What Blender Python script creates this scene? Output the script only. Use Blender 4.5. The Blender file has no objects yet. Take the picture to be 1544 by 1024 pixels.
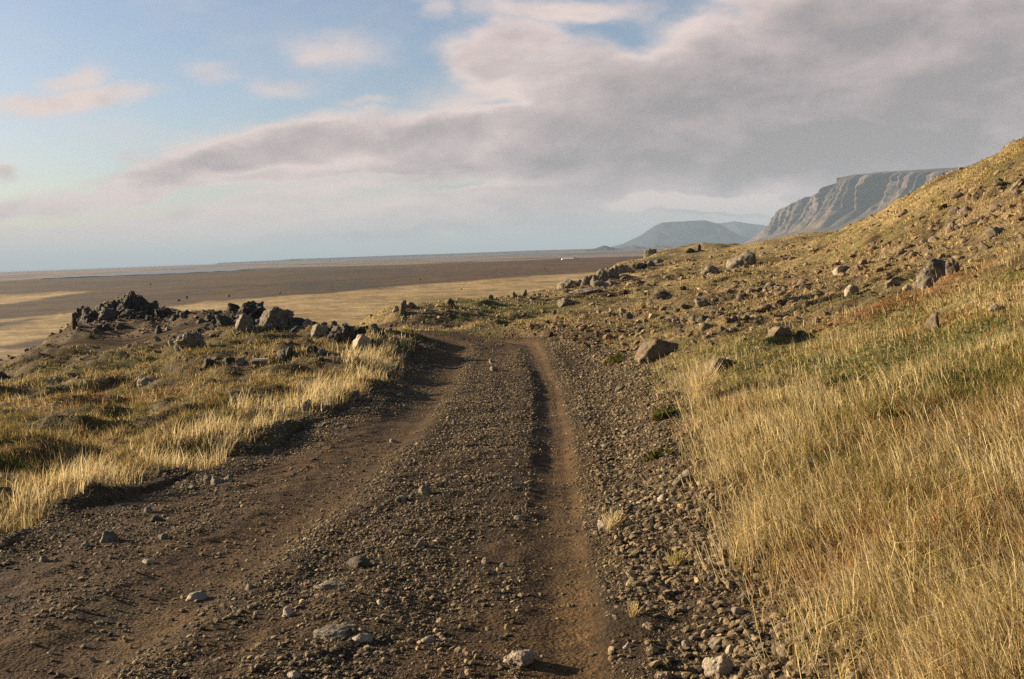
import bpy, bmesh, math, random
import numpy as np

S = bpy.context.scene
COL = S.collection
PI = math.pi

# ------------------------------------------------------------------ camera, sky, sun, exposure
F, PW, PH = 1501.0, 1544, 1024            # focal length and size of the photograph in its own pixels (35 mm lens)
CAM_H = 1.5
PITCH, ROLL = math.radians(5.02), math.radians(2.1)


def rot(axis, a):
    c, s = math.cos(a), math.sin(a)
    return np.array([[1, 0, 0], [0, c, -s], [0, s, c]]) if axis == 'X' else np.array([[c, -s, 0], [s, c, 0], [0, 0, 1]])


M3 = rot('X', PI / 2 - PITCH) @ rot('Z', -ROLL)


def ray(px, py):
    """Direction of a line of sight, scaled to one metre of forward (y) distance: (u, t)."""
    v = M3 @ np.array([(px - PW / 2) / F, -(py - PH / 2) / F, -1.0])
    return v[0] / v[1], v[2] / v[1]


cam_data = bpy.data.cameras.new("camera")
cam_data.lens, cam_data.sensor_width = 35.0, 36.0
cam_data.clip_start, cam_data.clip_end = 0.05, 200000.0
cam = bpy.data.objects.new("camera", cam_data)
COL.objects.link(cam)
from mathutils import Matrix, Vector
cam.matrix_world = Matrix.Translation((0, 0, CAM_H)) @ Matrix(M3.tolist()).to_4x4()
S.camera = cam

SUN_EL = math.radians(17.0)
SUN_AZ = math.atan2(-1.0, 0.30)             # clockwise from +y; the sun stands to the west of the road, a little ahead
SUN_DIR = Vector((math.sin(SUN_AZ) * math.cos(SUN_EL), math.cos(SUN_AZ) * math.cos(SUN_EL), math.sin(SUN_EL)))
sd = bpy.data.lights.new("sun", 'SUN')
sd.energy, sd.angle, sd.color = 5.0, math.radians(0.55), (1.0, 0.825, 0.60)
sun = bpy.data.objects.new("sun", sd)
COL.objects.link(sun)
sun.rotation_euler = SUN_DIR.to_track_quat('Z', 'Y').to_euler()
sun.location = (-20, 5, 30)

S.view_settings.view_transform = 'Standard'
S.view_settings.look = 'None'
S.view_settings.exposure = 1.5
S.view_settings.gamma = 1.0
S.cycles.max_bounces = 5
S.cycles.diffuse_bounces = 3
S.cycles.transmission_bounces = 3
S.cycles.glossy_bounces = 2
S.cycles.volume_bounces = 0
S.cycles.use_denoising = False
S.cycles.caustics_reflective = False
S.cycles.caustics_refractive = False


def nd(nt, typ, ins=None, **props):
    n = nt.nodes.new('ShaderNode' + typ)
    for k, v in props.items():
        setattr(n, k, v)
    for k, v in (ins or {}).items():
        s = n.inputs[k]
        if isinstance(v, bpy.types.NodeSocket):
            nt.links.new(v, s)
        else:
            if hasattr(s.default_value, '__len__') and len(s.default_value) == 4 and len(v) == 3:
                v = (*v, 1.0)
            s.default_value = v
    return n


def mth(nt, op, a, b=0.0, c=None, clamp=False):
    ins = {0: a, 1: b}
    if c is not None:
        ins[2] = c
    n = nd(nt, 'Math', ins, operation=op)
    n.use_clamp = clamp
    return n.outputs[0]


def mixc(nt, fac, a, b, mode='MIX'):
    n = nd(nt, 'Mix', None, data_type='RGBA', blend_type=mode)
    for idx, v in ((0, fac), (6, a), (7, b)):
        s = n.inputs[idx]
        if isinstance(v, bpy.types.NodeSocket):
            nt.links.new(v, s)
        else:
            s.default_value = (*v, 1.0) if (hasattr(v, '__len__') and len(v) == 3) else v
    return n.outputs[2]


def smooth(nt, v, lo, hi, a=0.0, b=1.0):
    return nd(nt, 'MapRange', {0: v, 1: lo, 2: hi, 3: a, 4: b}, interpolation_type='SMOOTHSTEP').outputs[0]


def noise(nt, vec, scale, detail=4.0, rough=0.55, dist=0.0, dim='3D'):
    return nd(nt, 'TexNoise', {'Vector': vec, 'Scale': scale, 'Detail': detail, 'Roughness': rough, 'Distortion': dist},
              noise_dimensions=dim)


def build_world():
    w = bpy.data.worlds.new("World")
    S.world = w
    w.use_nodes = True
    nt = w.node_tree
    nt.nodes.clear()
    out = nt.nodes.new('ShaderNodeOutputWorld')
    sky = nd(nt, 'TexSky', None, sky_type='NISHITA', sun_disc=False, sun_elevation=SUN_EL,
             sun_rotation=SUN_AZ, air_density=1.0, dust_density=1.2, ozone_density=1.2, altitude=40.0)
    skyc = nd(nt, 'VectorMath', {0: sky.outputs[0]}, operation='SCALE')
    skyc.inputs['Scale'].default_value = SKY_STRENGTH
    dirv = nd(nt, 'TexCoord').outputs['Generated']
    sep = nd(nt, 'SeparateXYZ', {0: dirv})
    fw = mth(nt, 'MAXIMUM', sep.outputs[1], 0.06)
    ahead = smooth(nt, sep.outputs[1], -0.05, 0.30)     # clouds only ahead; unseen sky behind kept clear to lower the fill light
    u = mth(nt, 'DIVIDE', sep.outputs[0], fw)
    v = mth(nt, 'DIVIDE', sep.outputs[2], fw)
    uv = nd(nt, 'CombineXYZ', {0: u, 1: v}).outputs[0]
    # ragged outlines: warp the cloud coordinates, flatter across than up
    st = nd(nt, 'VectorMath', {0: uv, 1: (1.0, 2.1, 1.0)}, operation='MULTIPLY').outputs[0]
    wn = noise(nt, st, 9.0, 5.0, 0.55).outputs['Color']
    wv = nd(nt, 'VectorMath', {0: wn, 1: (0.5, 0.5, 0.5)}, operation='SUBTRACT').outputs[0]
    wv = nd(nt, 'VectorMath', {0: wv, 1: (0.13, 0.055, 0.0)}, operation='MULTIPLY').outputs[0]
    uvw = nd(nt, 'VectorMath', {0: uv, 1: wv}, operation='ADD').outputs[0]

    def blob(px, py, rx, ry, ang=0.0, hard=0.0):
        u0, v0 = ray(px, py)
        mp = nd(nt, 'Mapping', {'Vector': uvw, 'Location': (u0, v0, 0), 'Rotation': (0, 0, math.radians(ang)),
                                'Scale': (rx / F, ry / F, 1.0)}, vector_type='TEXTURE')
        ln = nd(nt, 'VectorMath', {0: mp.outputs[0]}, operation='LENGTH').outputs['Value']
        return smooth(nt, ln, 1.25, hard)

    def total(lst, op='ADD'):
        acc = None
        for px, py, rx, ry, ang, amp, hard in lst:
            b = mth(nt, 'MULTIPLY', blob(px, py, rx, ry, ang, hard), amp)
            acc = b if acc is None else mth(nt, op, acc, b)
        return acc

    thick = total(CLOUDS, 'MAXIMUM')
    thick2 = total(CLOUDS_ADD, 'ADD')
    fine = mth(nt, 'SUBTRACT', noise(nt, st, 26.0, 6.0, 0.6).outputs[0], 0.5)
    gaps = total(CLOUD_GAPS, 'ADD')
    n1 = noise(nt, st, 6.0, 8.0, 0.58, 0.25).outputs[0]
    n1 = mth(nt, 'SUBTRACT', n1, 0.5)
    dens = mth(nt, 'ADD', mth(nt, 'SUBTRACT', mth(nt, 'ADD', thick, thick2), gaps), mth(nt, 'ADD', mth(nt, 'MULTIPLY', n1, 1.05), mth(nt, 'MULTIPLY', fine, 0.14)))
    alpha = mth(nt, 'MULTIPLY', smooth(nt, dens, -0.10, 0.78), ahead)
    # shade of the clouds: thin parts pale and pinkish, thick parts grey, tops towards the sun brighter
    off = nd(nt, 'VectorMath', {0: st, 1: (-0.018, 0.038, 0.0)}, operation='ADD').outputs[0]
    n2 = mth(nt, 'SUBTRACT', noise(nt, off, 6.0, 8.0, 0.58, 0.25).outputs[0], 0.5)
    relief = mth(nt, 'MULTIPLY', mth(nt, 'SUBTRACT', n1, n2), 2.1)
    body = smooth(nt, dens, 0.35, 1.9)
    lit = mth(nt, 'ADD', mth(nt, 'SUBTRACT', 1.0, body), relief)
    bright = total(CLOUD_BRIGHT, 'ADD')
    dark = total(CLOUD_DARK, 'ADD')
    lit = mth(nt, 'SUBTRACT', mth(nt, 'ADD', lit, bright), dark)
    ramp = nd(nt, 'ValToRGB', {0: lit})
    cr = ramp.color_ramp
    cr.elements[0].position, cr.elements[0].color = 0.0, (0.122, 0.111, 0.112, 1)
    cr.elements[1].position, cr.elements[1].color = 1.0, (0.290, 0.240, 0.224, 1)
    e = cr.elements.new(0.45)
    e.color = (0.190, 0.160, 0.160, 1)
    tint = mixc(nt, 1.0, skyc.outputs[0], (0.86, 0.85, 0.92), 'MULTIPLY')
    col = mixc(nt, alpha, tint, ramp.outputs[0])
    # pale bank of low cloud and murk along the horizon
    low = mth(nt, 'MULTIPLY', smooth(nt, v, 0.085, 0.0), 0.35)
    col = mixc(nt, low, col, (0.255, 0.225, 0.222))
    # no clouds behind the camera or overhead, so faces turned this way stay darker
    bg = nd(nt, 'Background', {'Color': col, 'Strength': 1.0})
    nt.links.new(bg.outputs[0], out.inputs[0])


SKY_STRENGTH = 0.052
# px, py, half width, half height, tilt, amount, hard core (photograph pixels as a way to write directions)
CLOUDS = [
    (110, 150, 175, 24, 0, 0.66, 0.1), (125, 118, 50, 26, 0, 0.5, 0.1), (30, 152, 90, 18, 0, 0.45, 0.0), (515, 70, 95, 34, -4, 0.46, 0.0),
    (310, 110, 60, 18, 0, 0.42, 0.0), (430, 122, 90, 17, -4, 0.42, 0.0), (655, 12, 55, 24, 0, 0.5, 0.0),
    (560, 150, 65, 12, 0, 0.42, 0.0), (430, 226, 260, 54, 7, 1.2, 0.35), (640, 215, 170, 62, 6, 1.2, 0.3),
    (150, 296, 210, 20, 4, 0.85, 0.2), (270, 262, 190, 34, 7, 1.0, 0.3), (300, 335, 420, 30, 2, 0.85, 0.2),
    (1150, 165, 520, 150, 3, 1.55, 0.45), (760, 85, 110, 60, 12, 0.95, 0.2), (1400, 60, 420, 120, 0, 1.5, 0.4),
    (860, 15, 190, 30, 0, 0.7, 0.1), (900, 300, 420, 50, 2, 1.05, 0.4), (1500, 230, 420, 150, 0, 1.5, 0.5),
    (1060, 316, 130, 18, -2, 1.3, 0.5), (5, 262, 40, 24, 0, 0.6, 0.1), (190, 232, 40, 10, 0, 0.4, 0.0),
    (30, 345, 140, 26, 0, 0.7, 0.2), (600, 335, 300, 34, 2, 1.0, 0.3),
    (560, 262, 330, 32, 4, 0.95, 0.4), (90, 318, 240, 30, 3, 0.75, 0.3), (772, 345, 1100, 50, 2, 0.62, 0.5), (200, 366, 420, 16, 2, 0.8, 0.3), (60, 350, 260, 14, 3, 0.7, 0.2), (700, 345, 260, 14, 2, 0.8, 0.2), (330, 250, 130, 26, 6, 0.8, 0.2),
]
CLOUDS_ADD = [(1150, 240, 330, 60, 3, 0.25, 0.0), (1450, 170, 250, 60, 3, 0.2, 0.0)]
CLOUD_GAPS = [(950, 60, 105, 32, -8, 0.66, 0.0), (1075, 12, 70, 20, 0, 0.42, 0.0), (420, 286, 330, 9, 3, 0.55, 0.2),
              (700, 283, 60, 8, 2, 0.4, 0.2), (90, 330, 200, 12, 4, 0.5, 0.1), (760, 148, 70, 12, 0, 0.5, 0.0)]
CLOUD_BRIGHT = [(250, 350, 460, 30, 2, 0.35, 0.2), (420, 262, 160, 16, 6, 0.2, 0.0), (330, 205, 120, 18, 8, 0.25, 0.0), (500, 172, 50, 10, 8, 0.5, 0.0), (1060, 308, 125, 15, -1, 1.9, 0.3), (800, 150, 120, 26, 4, 0.30, 0.0),
                (680, 165, 80, 24, 0, 0.25, 0.0), (200, 285, 160, 12, 4, 0.25, 0.0), (95, 362, 14, 6, 0, 0.6, 0.0),
                (1150, 110, 200, 30, 3, 0.18, 0.0), (640, 312, 160, 14, 0, 0.15, 0.0)]
CLOUD_DARK = [(560, 352, 420, 10, 2, 0.25, 0.0), (250, 322, 300, 8, 4, 0.22, 0.0), (900, 345, 300, 12, 2, 0.2, 0.0), (350, 376, 500, 8, 2, 0.2, 0.0), (1200, 250, 420, 60, 2, 0.22, 0.0), (620, 205, 90, 20, 4, 0.22, 0.0), (700, 255, 260, 24, 3, 0.28, 0.0),
              (1480, 110, 160, 40, 0, 0.08, 0.0), (760, 345, 260, 18, 2, 0.2, 0.0)]
build_world()

# ------------------------------------------------------------------ helpers
_rng = np.random.RandomState(7)
_PERM = np.concatenate([_rng.permutation(1024)] * 3)
_G2 = np.stack([np.cos(np.arange(1024) * 2 * PI / 1024 * 37), np.sin(np.arange(1024) * 2 * PI / 1024 * 37)], 1)
_g3 = _rng.normal(size=(1024, 3))
_G3 = _g3 / np.linalg.norm(_g3, axis=1)[:, None]


def _fade(t):
    return t * t * t * (t * (t * 6 - 15) + 10)


def perlin2(x, y, seed=0):
    x = np.asarray(x, float) + seed * 17.31
    y = np.asarray(y, float) - seed * 9.77
    xi, yi = np.floor(x).astype(int), np.floor(y).astype(int)
    xf, yf = x - xi, y - yi
    xi &= 1023
    yi &= 1023
    u, v = _fade(xf), _fade(yf)

    def g(ix, iy, fx, fy):
        h = _PERM[_PERM[ix & 1023] + (iy & 1023)]
        gr = _G2[h]
        return gr[..., 0] * fx + gr[..., 1] * fy
    a = g(xi, yi, xf, yf) * (1 - u) + g(xi + 1, yi, xf - 1, yf) * u
    b = g(xi, yi + 1, xf, yf - 1) * (1 - u) + g(xi + 1, yi + 1, xf - 1, yf - 1) * u
    return (a * (1 - v) + b * v) * 1.5


def perlin3(p, seed=0):
    p = np.asarray(p, float) + np.array([seed * 13.7, seed * 5.3, -seed * 7.9])
    i = np.floor(p).astype(int)
    f = p - i
    i &= 1023
    w = _fade(f)
    r = 0
    for dx in (0, 1):
        for dy in (0, 1):
            for dz in (0, 1):
                h = _PERM[_PERM[_PERM[(i[:, 0] + dx) & 1023] + ((i[:, 1] + dy) & 1023)] + ((i[:, 2] + dz) & 1023)]
                d = (_G3[h] * (f - np.array([dx, dy, dz]))).sum(1)
                r = r + d * (w[:, 0] if dx else 1 - w[:, 0]) * (w[:, 1] if dy else 1 - w[:, 1]) * (w[:, 2] if dz else 1 - w[:, 2])
    return r * 1.5


def fbm2(x, y, octaves=4, seed=0, gain=0.5):
    r, a = 0, 1.0
    for k in range(octaves):
        r = r + a * perlin2(x * 2 ** k, y * 2 ** k, seed + k * 3)
        a *= gain
    return r


def fbm3(p, octaves=4, seed=0, gain=0.5):
    r, a = 0, 1.0
    for k in range(octaves):
        r = r + a * perlin3(p * 2 ** k, seed + k * 3)
        a *= gain
    return r


def sstep(v, lo, hi):
    t = np.clip((v - lo) / (hi - lo), 0, 1)
    return t * t * (3 - 2 * t)


def mesh_np(name, verts, faces, smooth_shade=True):
    """verts (n,3), faces (m,k) -> mesh data"""
    me = bpy.data.meshes.new(name)
    verts = np.ascontiguousarray(verts, np.float32)
    faces = np.ascontiguousarray(faces, np.int32)
    m, k = faces.shape
    me.vertices.add(len(verts))
    me.vertices.foreach_set('co', verts.ravel())
    me.loops.add(m * k)
    me.loops.foreach_set('vertex_index', faces.ravel())
    me.polygons.add(m)
    me.polygons.foreach_set('loop_start', np.arange(0, m * k, k, dtype=np.int32))
    me.polygons.foreach_set('use_smooth', np.full(m, smooth_shade, bool))
    me.update(calc_edges=True)
    return me


def color_attr(me, cols, name='Col'):
    a = me.attributes.new(name, 'FLOAT_COLOR', 'POINT')
    c = np.ones((len(cols), 4), np.float32)
    c[:, :3] = cols
    a.data.foreach_set('color', c.ravel())


def link(name, me, mat=None, parent=None, loc=None):
    o = bpy.data.objects.new(name, me)
    COL.objects.link(o)
    if mat is not None and len(me.materials) == 0:
        me.materials.append(mat)
    if parent is not None:
        o.parent = parent
    if loc is not None:
        o.location = loc
    return o


def tag(o, label, cat, group=None, kind=None):
    o['label'], o['category'] = label, cat
    if group:
        o['group'] = group
    if kind:
        o['kind'] = kind
    return o


def grid_faces(nr, nc):
    i = np.arange(nr - 1)[:, None] * nc + np.arange(nc - 1)[None, :]
    i = i.ravel()
    return np.stack([i, i + 1, i + nc + 1, i + nc], 1)

# ------------------------------------------------------------------ lie of the land
# Heights are surveyed along lines of sight: (direction, distance) pairs written with the photograph's pixels, turned into
# ground heights and joined by a thin-plate spline over (bearing, log distance). 'R' = on the gently falling plane of the road.
ROAD_SLOPE = -0.018
SURVEY = {
    -250: [(900, 'R'), (720, 8.0), (640, 14), (600, 21), (612, 30), (640, 150)],
    0: [(1024, 'R'), (850, 'R'), (760, 6.9), (650, 11.2), (600, 16), (560, 23), (580, 32), (640, 150)],
    110: [(800, 'R'), (650, 11), (560, 19), (497, 27), (525, 36), (640, 150)],
    152: [(700, 8.9), (580, 16.5), (520, 24), (472, 29), (512, 38), (640, 150)],
    195: [(700, 8.6), (600, 14.5), (520, 24), (453, 30), (500, 40), (640, 150)],
    262: [(640, 10.8), (560, 16.5), (520, 21), (480, 27), (505, 36), (640, 150)],
    330: [(700, 'R'), (600, 12.2), (520, 18.5), (482, 25), (505, 35), (630, 150)],
    420: [(1000, 'R'), (680, 'R'), (600, 11.7), (530, 17), (497, 22), (520, 32), (630, 150)],
    500: [(800, 'R'), (600, 11.2), (540, 15.5), (508, 20), (525, 30), (625, 150)],
    560: [(900, 'R'), (565, 13.4), (512, 18.5), (520, 24), (490, 28), (480, 30), (520, 45), (620, 150)],
    600: [(575, 'R'), (522, 17.8), (503, 21.5), (474, 28), (510, 42), (620, 150)],
    690: [(1000, 'R'), (800, 'R'), (650, 'R'), (580, 'R'), (530, 'R'), (505, 'R'), (496, 22.8), (478, 27), (459, 32), (490, 48), (610, 150)],
    780: [(900, 'R'), (700, 'R'), (600, 'R'), (550, 'R'), (520, 'R'), (503, 'R'), (493, 22.8), (475, 28), (450, 36), (480, 52), (605, 150)],
    860: [(1000, 'R'), (800, 'R'), (650, 'R'), (560, 'R'), (520, 17.5), (490, 22), (460, 30), (434, 42), (460, 60), (600, 160)],
    930: [(700, 'R'), (580, 12.2), (520, 16.5), (470, 25), (430, 40), (402, 62), (420, 90), (600, 170)],
    1000: [(900, 4.25), (700, 6.8), (600, 9.7), (520, 14.5), (480, 20.5), (440, 31), (405, 58), (383, 85), (395, 120), (590, 190)],
    1100: [(1000, 3.5), (800, 4.9), (640, 7.5), (540, 11.2), (480, 16.5), (430, 27), (392, 48), (375, 88), (385, 120), (560, 200)],
    1200: [(1000, 3.3), (800, 4.6), (640, 6.9), (520, 11.2), (440, 20), (392, 37), (362, 70), (372, 95), (500, 200)],
    1300: [(1000, 3.1), (800, 4.3), (640, 6.3), (520, 9.8), (420, 17.5), (362, 31), (338, 44), (352, 60), (480, 200)],
    1400: [(1000, 2.95), (800, 4.1), (640, 5.9), (520, 8.9), (420, 13.8), (340, 22.5), (283, 32), (300, 45), (460, 200)],
    1544: [(1000, 2.8), (800, 3.85), (640, 5.4), (520, 7.6), (400, 11.2), (300, 17), (217, 25), (240, 36), (440, 200)],
    1760: [(900, 3.1), (520, 6.6), (300, 12.5), (110, 21), (150, 34), (420, 200)],
}
UMAX = 0.62
_cp = []
for _px, _prof in SURVEY.items():
    for _py, _d in _prof:
        _u, _t = ray(_px, _py)
        if _d == 'R':
            _d = CAM_H / (-_t + ROAD_SLOPE)
        _cp.append((_u, math.log(_d), _t))
for _u in (-0.7, -0.35, 0.0, 0.3, 0.7):              # underfoot, before the lower edge of the view
    for _d in (1.5, 2.3):
        _x = _u * _d
        _z = ROAD_SLOPE * _d + 0.28 * max(0.0, _x - 0.85) - 0.03 * max(0.0, -2.5 - _x)
        _cp.append((_u, math.log(_d), (_z - CAM_H) / _d))
_cp = np.array(_cp)
# work with height of the sight line above the road plane over distance: smoother to interpolate
_cp[:, 2] += CAM_H / np.exp(_cp[:, 1])
_A = _cp[:, :2] * np.array([4.0, 1.0])


def _phi(r2):
    return np.where(r2 > 0, 0.5 * r2 * np.log(np.maximum(r2, 1e-12)), 0.0)


_n = len(_A)
_K = _phi(((_A[:, None] - _A[None]) ** 2).sum(2)) + np.eye(_n) * 0.0015
_P = np.hstack([np.ones((_n, 1)), _A])
_w = np.linalg.solve(np.block([[_K, _P], [_P.T, np.zeros((3, 3))]]), np.concatenate([_cp[:, 2], np.zeros(3)]))


def base_z(x, y):
    """The land without its hummocks, for y >= 1.5"""
    x, y = np.broadcast_arrays(np.asarray(x, float), np.asarray(y, float))
    shp = x.shape
    x, y = x.ravel(), y.ravel()
    u = np.clip(x / y, -UMAX, UMAX)
    a, b = u * 4.0, np.log(y)
    r = np.empty_like(a)
    for s in range(0, len(a), 20000):
        q = slice(s, s + 20000)
        d2 = (a[q, None] - _A[None, :, 0]) ** 2 + (b[q, None] - _A[None, :, 1]) ** 2
        r[q] = _phi(d2) @ _w[:_n] + _w[_n] + _w[_n + 1] * a[q] + _w[_n + 2] * b[q]
    z = r * y
    ex = x - u * y
    z = z + np.where(ex > 0, 0.22 * ex, 0.0) + np.where(ex < 0, 0.04 * ex, 0.0)
    return z.reshape(shp)


def _poly_land(pts):
    """pixel polyline lying on the ground -> sorted (y, x)"""
    r = []
    d = np.exp(np.linspace(math.log(1.6), math.log(40), 1500))
    for px, py in pts:
        u, t = ray(px, py)
        k = int(np.argmax(CAM_H + t * d < base_z(u * d, d)))
        r.append((d[k], u * d[k]))
    r.sort()
    return np.array(r)


def _poly_xy(pts):
    """pixel polyline lying on the road plane -> sorted (y, x)"""
    r = []
    for px, py in pts:
        u, t = ray(px, py)
        d = CAM_H / (-t + ROAD_SLOPE)
        r.append((d, u * d))
    r.sort()
    return np.array(r)


RUT_L = _poly_xy([(60, 1024), (215, 930), (330, 850), (455, 765), (560, 682), (620, 625), (660, 570), (684, 530), (693, 508)])
RUT_R = _poly_xy([(852, 1024), (846, 900), (838, 800), (834, 720), (832, 650), (825, 590), (806, 535), (788, 508)])
EDGE_L = _poly_land([(-330, 960), (-120, 870), (0, 812), (110, 772), (220, 735), (330, 703), (430, 655), (530, 614), (597, 582), (617, 552), (640, 512)])
EDGE_R = _poly_land([(1165, 1024), (1075, 885), (1035, 770), (1005, 690), (978, 620), (948, 575), (900, 533), (835, 508)])
YE = 19.5


def _lane(tab, y, bend=1.0):
    y = np.asarray(y, float)
    x = np.interp(y, tab[:, 0], tab[:, 1])
    lo = tab[0]
    hi = tab[1]
    x = np.where(y < lo[0], lo[1] + (y - lo[0]) * (hi[1] - lo[1]) / (hi[0] - lo[0]) * 0.6, x)
    return x - bend * np.maximum(0, y - YE) ** 2 * 0.42


def rut_l(y): return _lane(RUT_L, y)
def rut_r(y): return _lane(RUT_R, y)
def edge_l(y): return _lane(EDGE_L, y, 1.6)
def edge_r(y): return _lane(EDGE_R, y, 0.9)


def road_in(x, y):
    """1 inside the gravel of the road, 0 outside, soft and ragged at the edges"""
    j = 0.14 * fbm2(x * 1.3, y * 1.3, 3, 5)
    m = sstep(x - edge_l(y) + j, -0.12, 0.22) * sstep(edge_r(y) - x + j, -0.12, 0.25)
    return m * (1 - sstep(y, 24.5, 26.0))


HOLLOWS = []      # (x, y, rx, ry, depth)


def hummocks(x, y):
    veg = 1 - road_in(x, y)
    left = sstep(-x, 0.8, 2.8) * veg
    z = 0.075 * fbm2(x * 0.85, y * 0.85, 2, 1) * veg + 0.026 * fbm2(x * 2.6, y * 2.6, 2, 2) * veg
    z = z + 0.012 * fbm2(x * 7.5, y * 7.5, 2, 3) * veg * (y < 30)
    z = z + left * (0.15 * fbm2(x * 0.55 + y * 0.12, y * 0.75, 3, 8) + 0.05 * np.abs(fbm2(x * 1.5, y * 1.9, 2, 9)))
    far = sstep(y, 8, 22)
    z = z + far * (0.13 * fbm2(x * 0.28, y * 0.28, 3, 11)) * veg
    z = z + sstep(y, 30, 70) * 0.35 * fbm2(x * 0.09, y * 0.09, 3, 12)
    # turf worn into small scarps: each rises steeply and falls away slowly
    for lx_, amp_, f_, w_, sd_ in ((sstep(edge_l(y) - x, 0.9, 2.0) * sstep(y, 7, 10) * (1 - sstep(y, 21, 25)), 0.15, 0.72, 1.1, 13), (sstep(x - edge_r(y), 0.6, 1.6) * sstep(y, 9, 13), 0.13, 0.42, 1.2, 15)):
        ph = (y * f_ + 0.10 * x * f_ + w_ * fbm2(x * 0.17, y * 0.30, 3, sd_) + 0.16 * perlin2(x * 1.1, y * 1.3, sd_ + 1))
        fr = ph - np.floor(ph)
        z = z + lx_ * amp_ * (sstep(fr, 0, 0.10) - fr) * sstep(perlin2(x * 0.28, y * 0.5, sd_ + 2), -0.3, 0.3)
    # little terraces of turf on the slope, such as sheep and frost make
    t = fbm2(x * 0.22 + 3, y * 0.9, 2, 21)
    z = z + 0.05 * sstep(np.abs(t), 0.0, 0.25) * veg * far
    for hx, hy, rx, ry, dep in HOLLOWS:
        q = ((x - hx) / rx) ** 2 + ((y - hy) / ry) ** 2
        z = z - dep * np.exp(-q ** 3)
    return z


# ground grid: fine across the view, coarse beyond it
_ug = np.concatenate([np.linspace(-1.6, -0.66, 48), np.arange(-0.64, 0.6401, 0.0036), np.linspace(0.66, 1.6, 48)])
_bg = np.concatenate([np.arange(math.log(1.5), math.log(40), 0.0052), np.arange(math.log(40), math.log(190), 0.012)])
_UG, _BG = np.meshgrid(_ug, _bg)
GY = np.exp(_BG)
GX = _UG * GY
for _px, _py, _rx, _ry, _dep in [(110, 650, 0.60, 0.14, 0.10), (185, 602, 0.5, 0.2, 0.06), (330, 535, 1.3, 0.5, 0.25),
                                 (50, 600, 1.0, 0.2, 0.12), (450, 530, 1.2, 0.35, 0.2), (1205, 512, 0.35, 0.22, 0.2),
                                 (1280, 575, 0.3, 0.14, 0.12), (1270, 705, 0.2, 0.12, 0.1), (255, 742, 0.5, 0.12, 0.10)]:
    _u, _t = ray(_px, _py)
    _d = np.exp(np.linspace(math.log(2.5), math.log(40), 200))
    _zz = base_z(_u * _d, _d)
    _k = int(np.argmax(CAM_H + _t * _d < _zz))
    HOLLOWS.append((_u * _d[_k], _d[_k], _rx, _ry, _dep))
GB = base_z(GX, GY)                      # without hummocks
GZ = GB + hummocks(GX, GY)


def ground(x, y, tab=None):
    """height of the ground sheet at (x, y), read off the grid"""
    tab = GZ if tab is None else tab
    x, y = np.asarray(x, float), np.maximum(np.asarray(y, float), 1.501)
    fi = np.interp(np.log(y), _bg, np.arange(len(_bg)))
    fj = np.interp(x / y, _ug, np.arange(len(_ug)))
    i = np.clip(fi.astype(int), 0, len(_bg) - 2)
    j = np.clip(fj.astype(int), 0, len(_ug) - 2)
    a, b = fi - i, fj - j
    return (tab[i, j] * (1 - a) * (1 - b) + tab[i, j + 1] * (1 - a) * b + tab[i + 1, j] * a * (1 - b) + tab[i + 1, j + 1] * a * b)


def hit(px, py):
    """where a line of sight meets the ground: (x, y, z)"""
    u, t = ray(px, py)
    d = np.exp(np.linspace(math.log(1.6), math.log(150), 1400))
    gap = CAM_H + t * d - ground(u * d, d)
    k = int(np.argmax(gap < 0)) if (gap < 0).any() else int(np.argmin(gap / d))
    return np.array([u * d[k], d[k], ground(u * d[k], d[k])])


_hits = {}


def blob_mask(x, y, lst):
    """sum of soft patches; each is (px, py, half width m, half depth m, amount), ragged by noise"""
    jx, jy = 0.5 * fbm2(x * 0.9, y * 0.9, 3, 31), 0.5 * fbm2(x * 0.9, y * 0.9, 3, 37)
    m = 0
    for px, py, rx, ry, amt in lst:
        if (px, py) not in _hits:
            _hits[px, py] = hit(px, py)
        c = _hits[px, py]
        q = ((x - c[0] + jx * rx) / rx) ** 2 + ((y - c[1] + jy * ry) / ry) ** 2
        m = m + amt * np.exp(-q)
    return m

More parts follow.
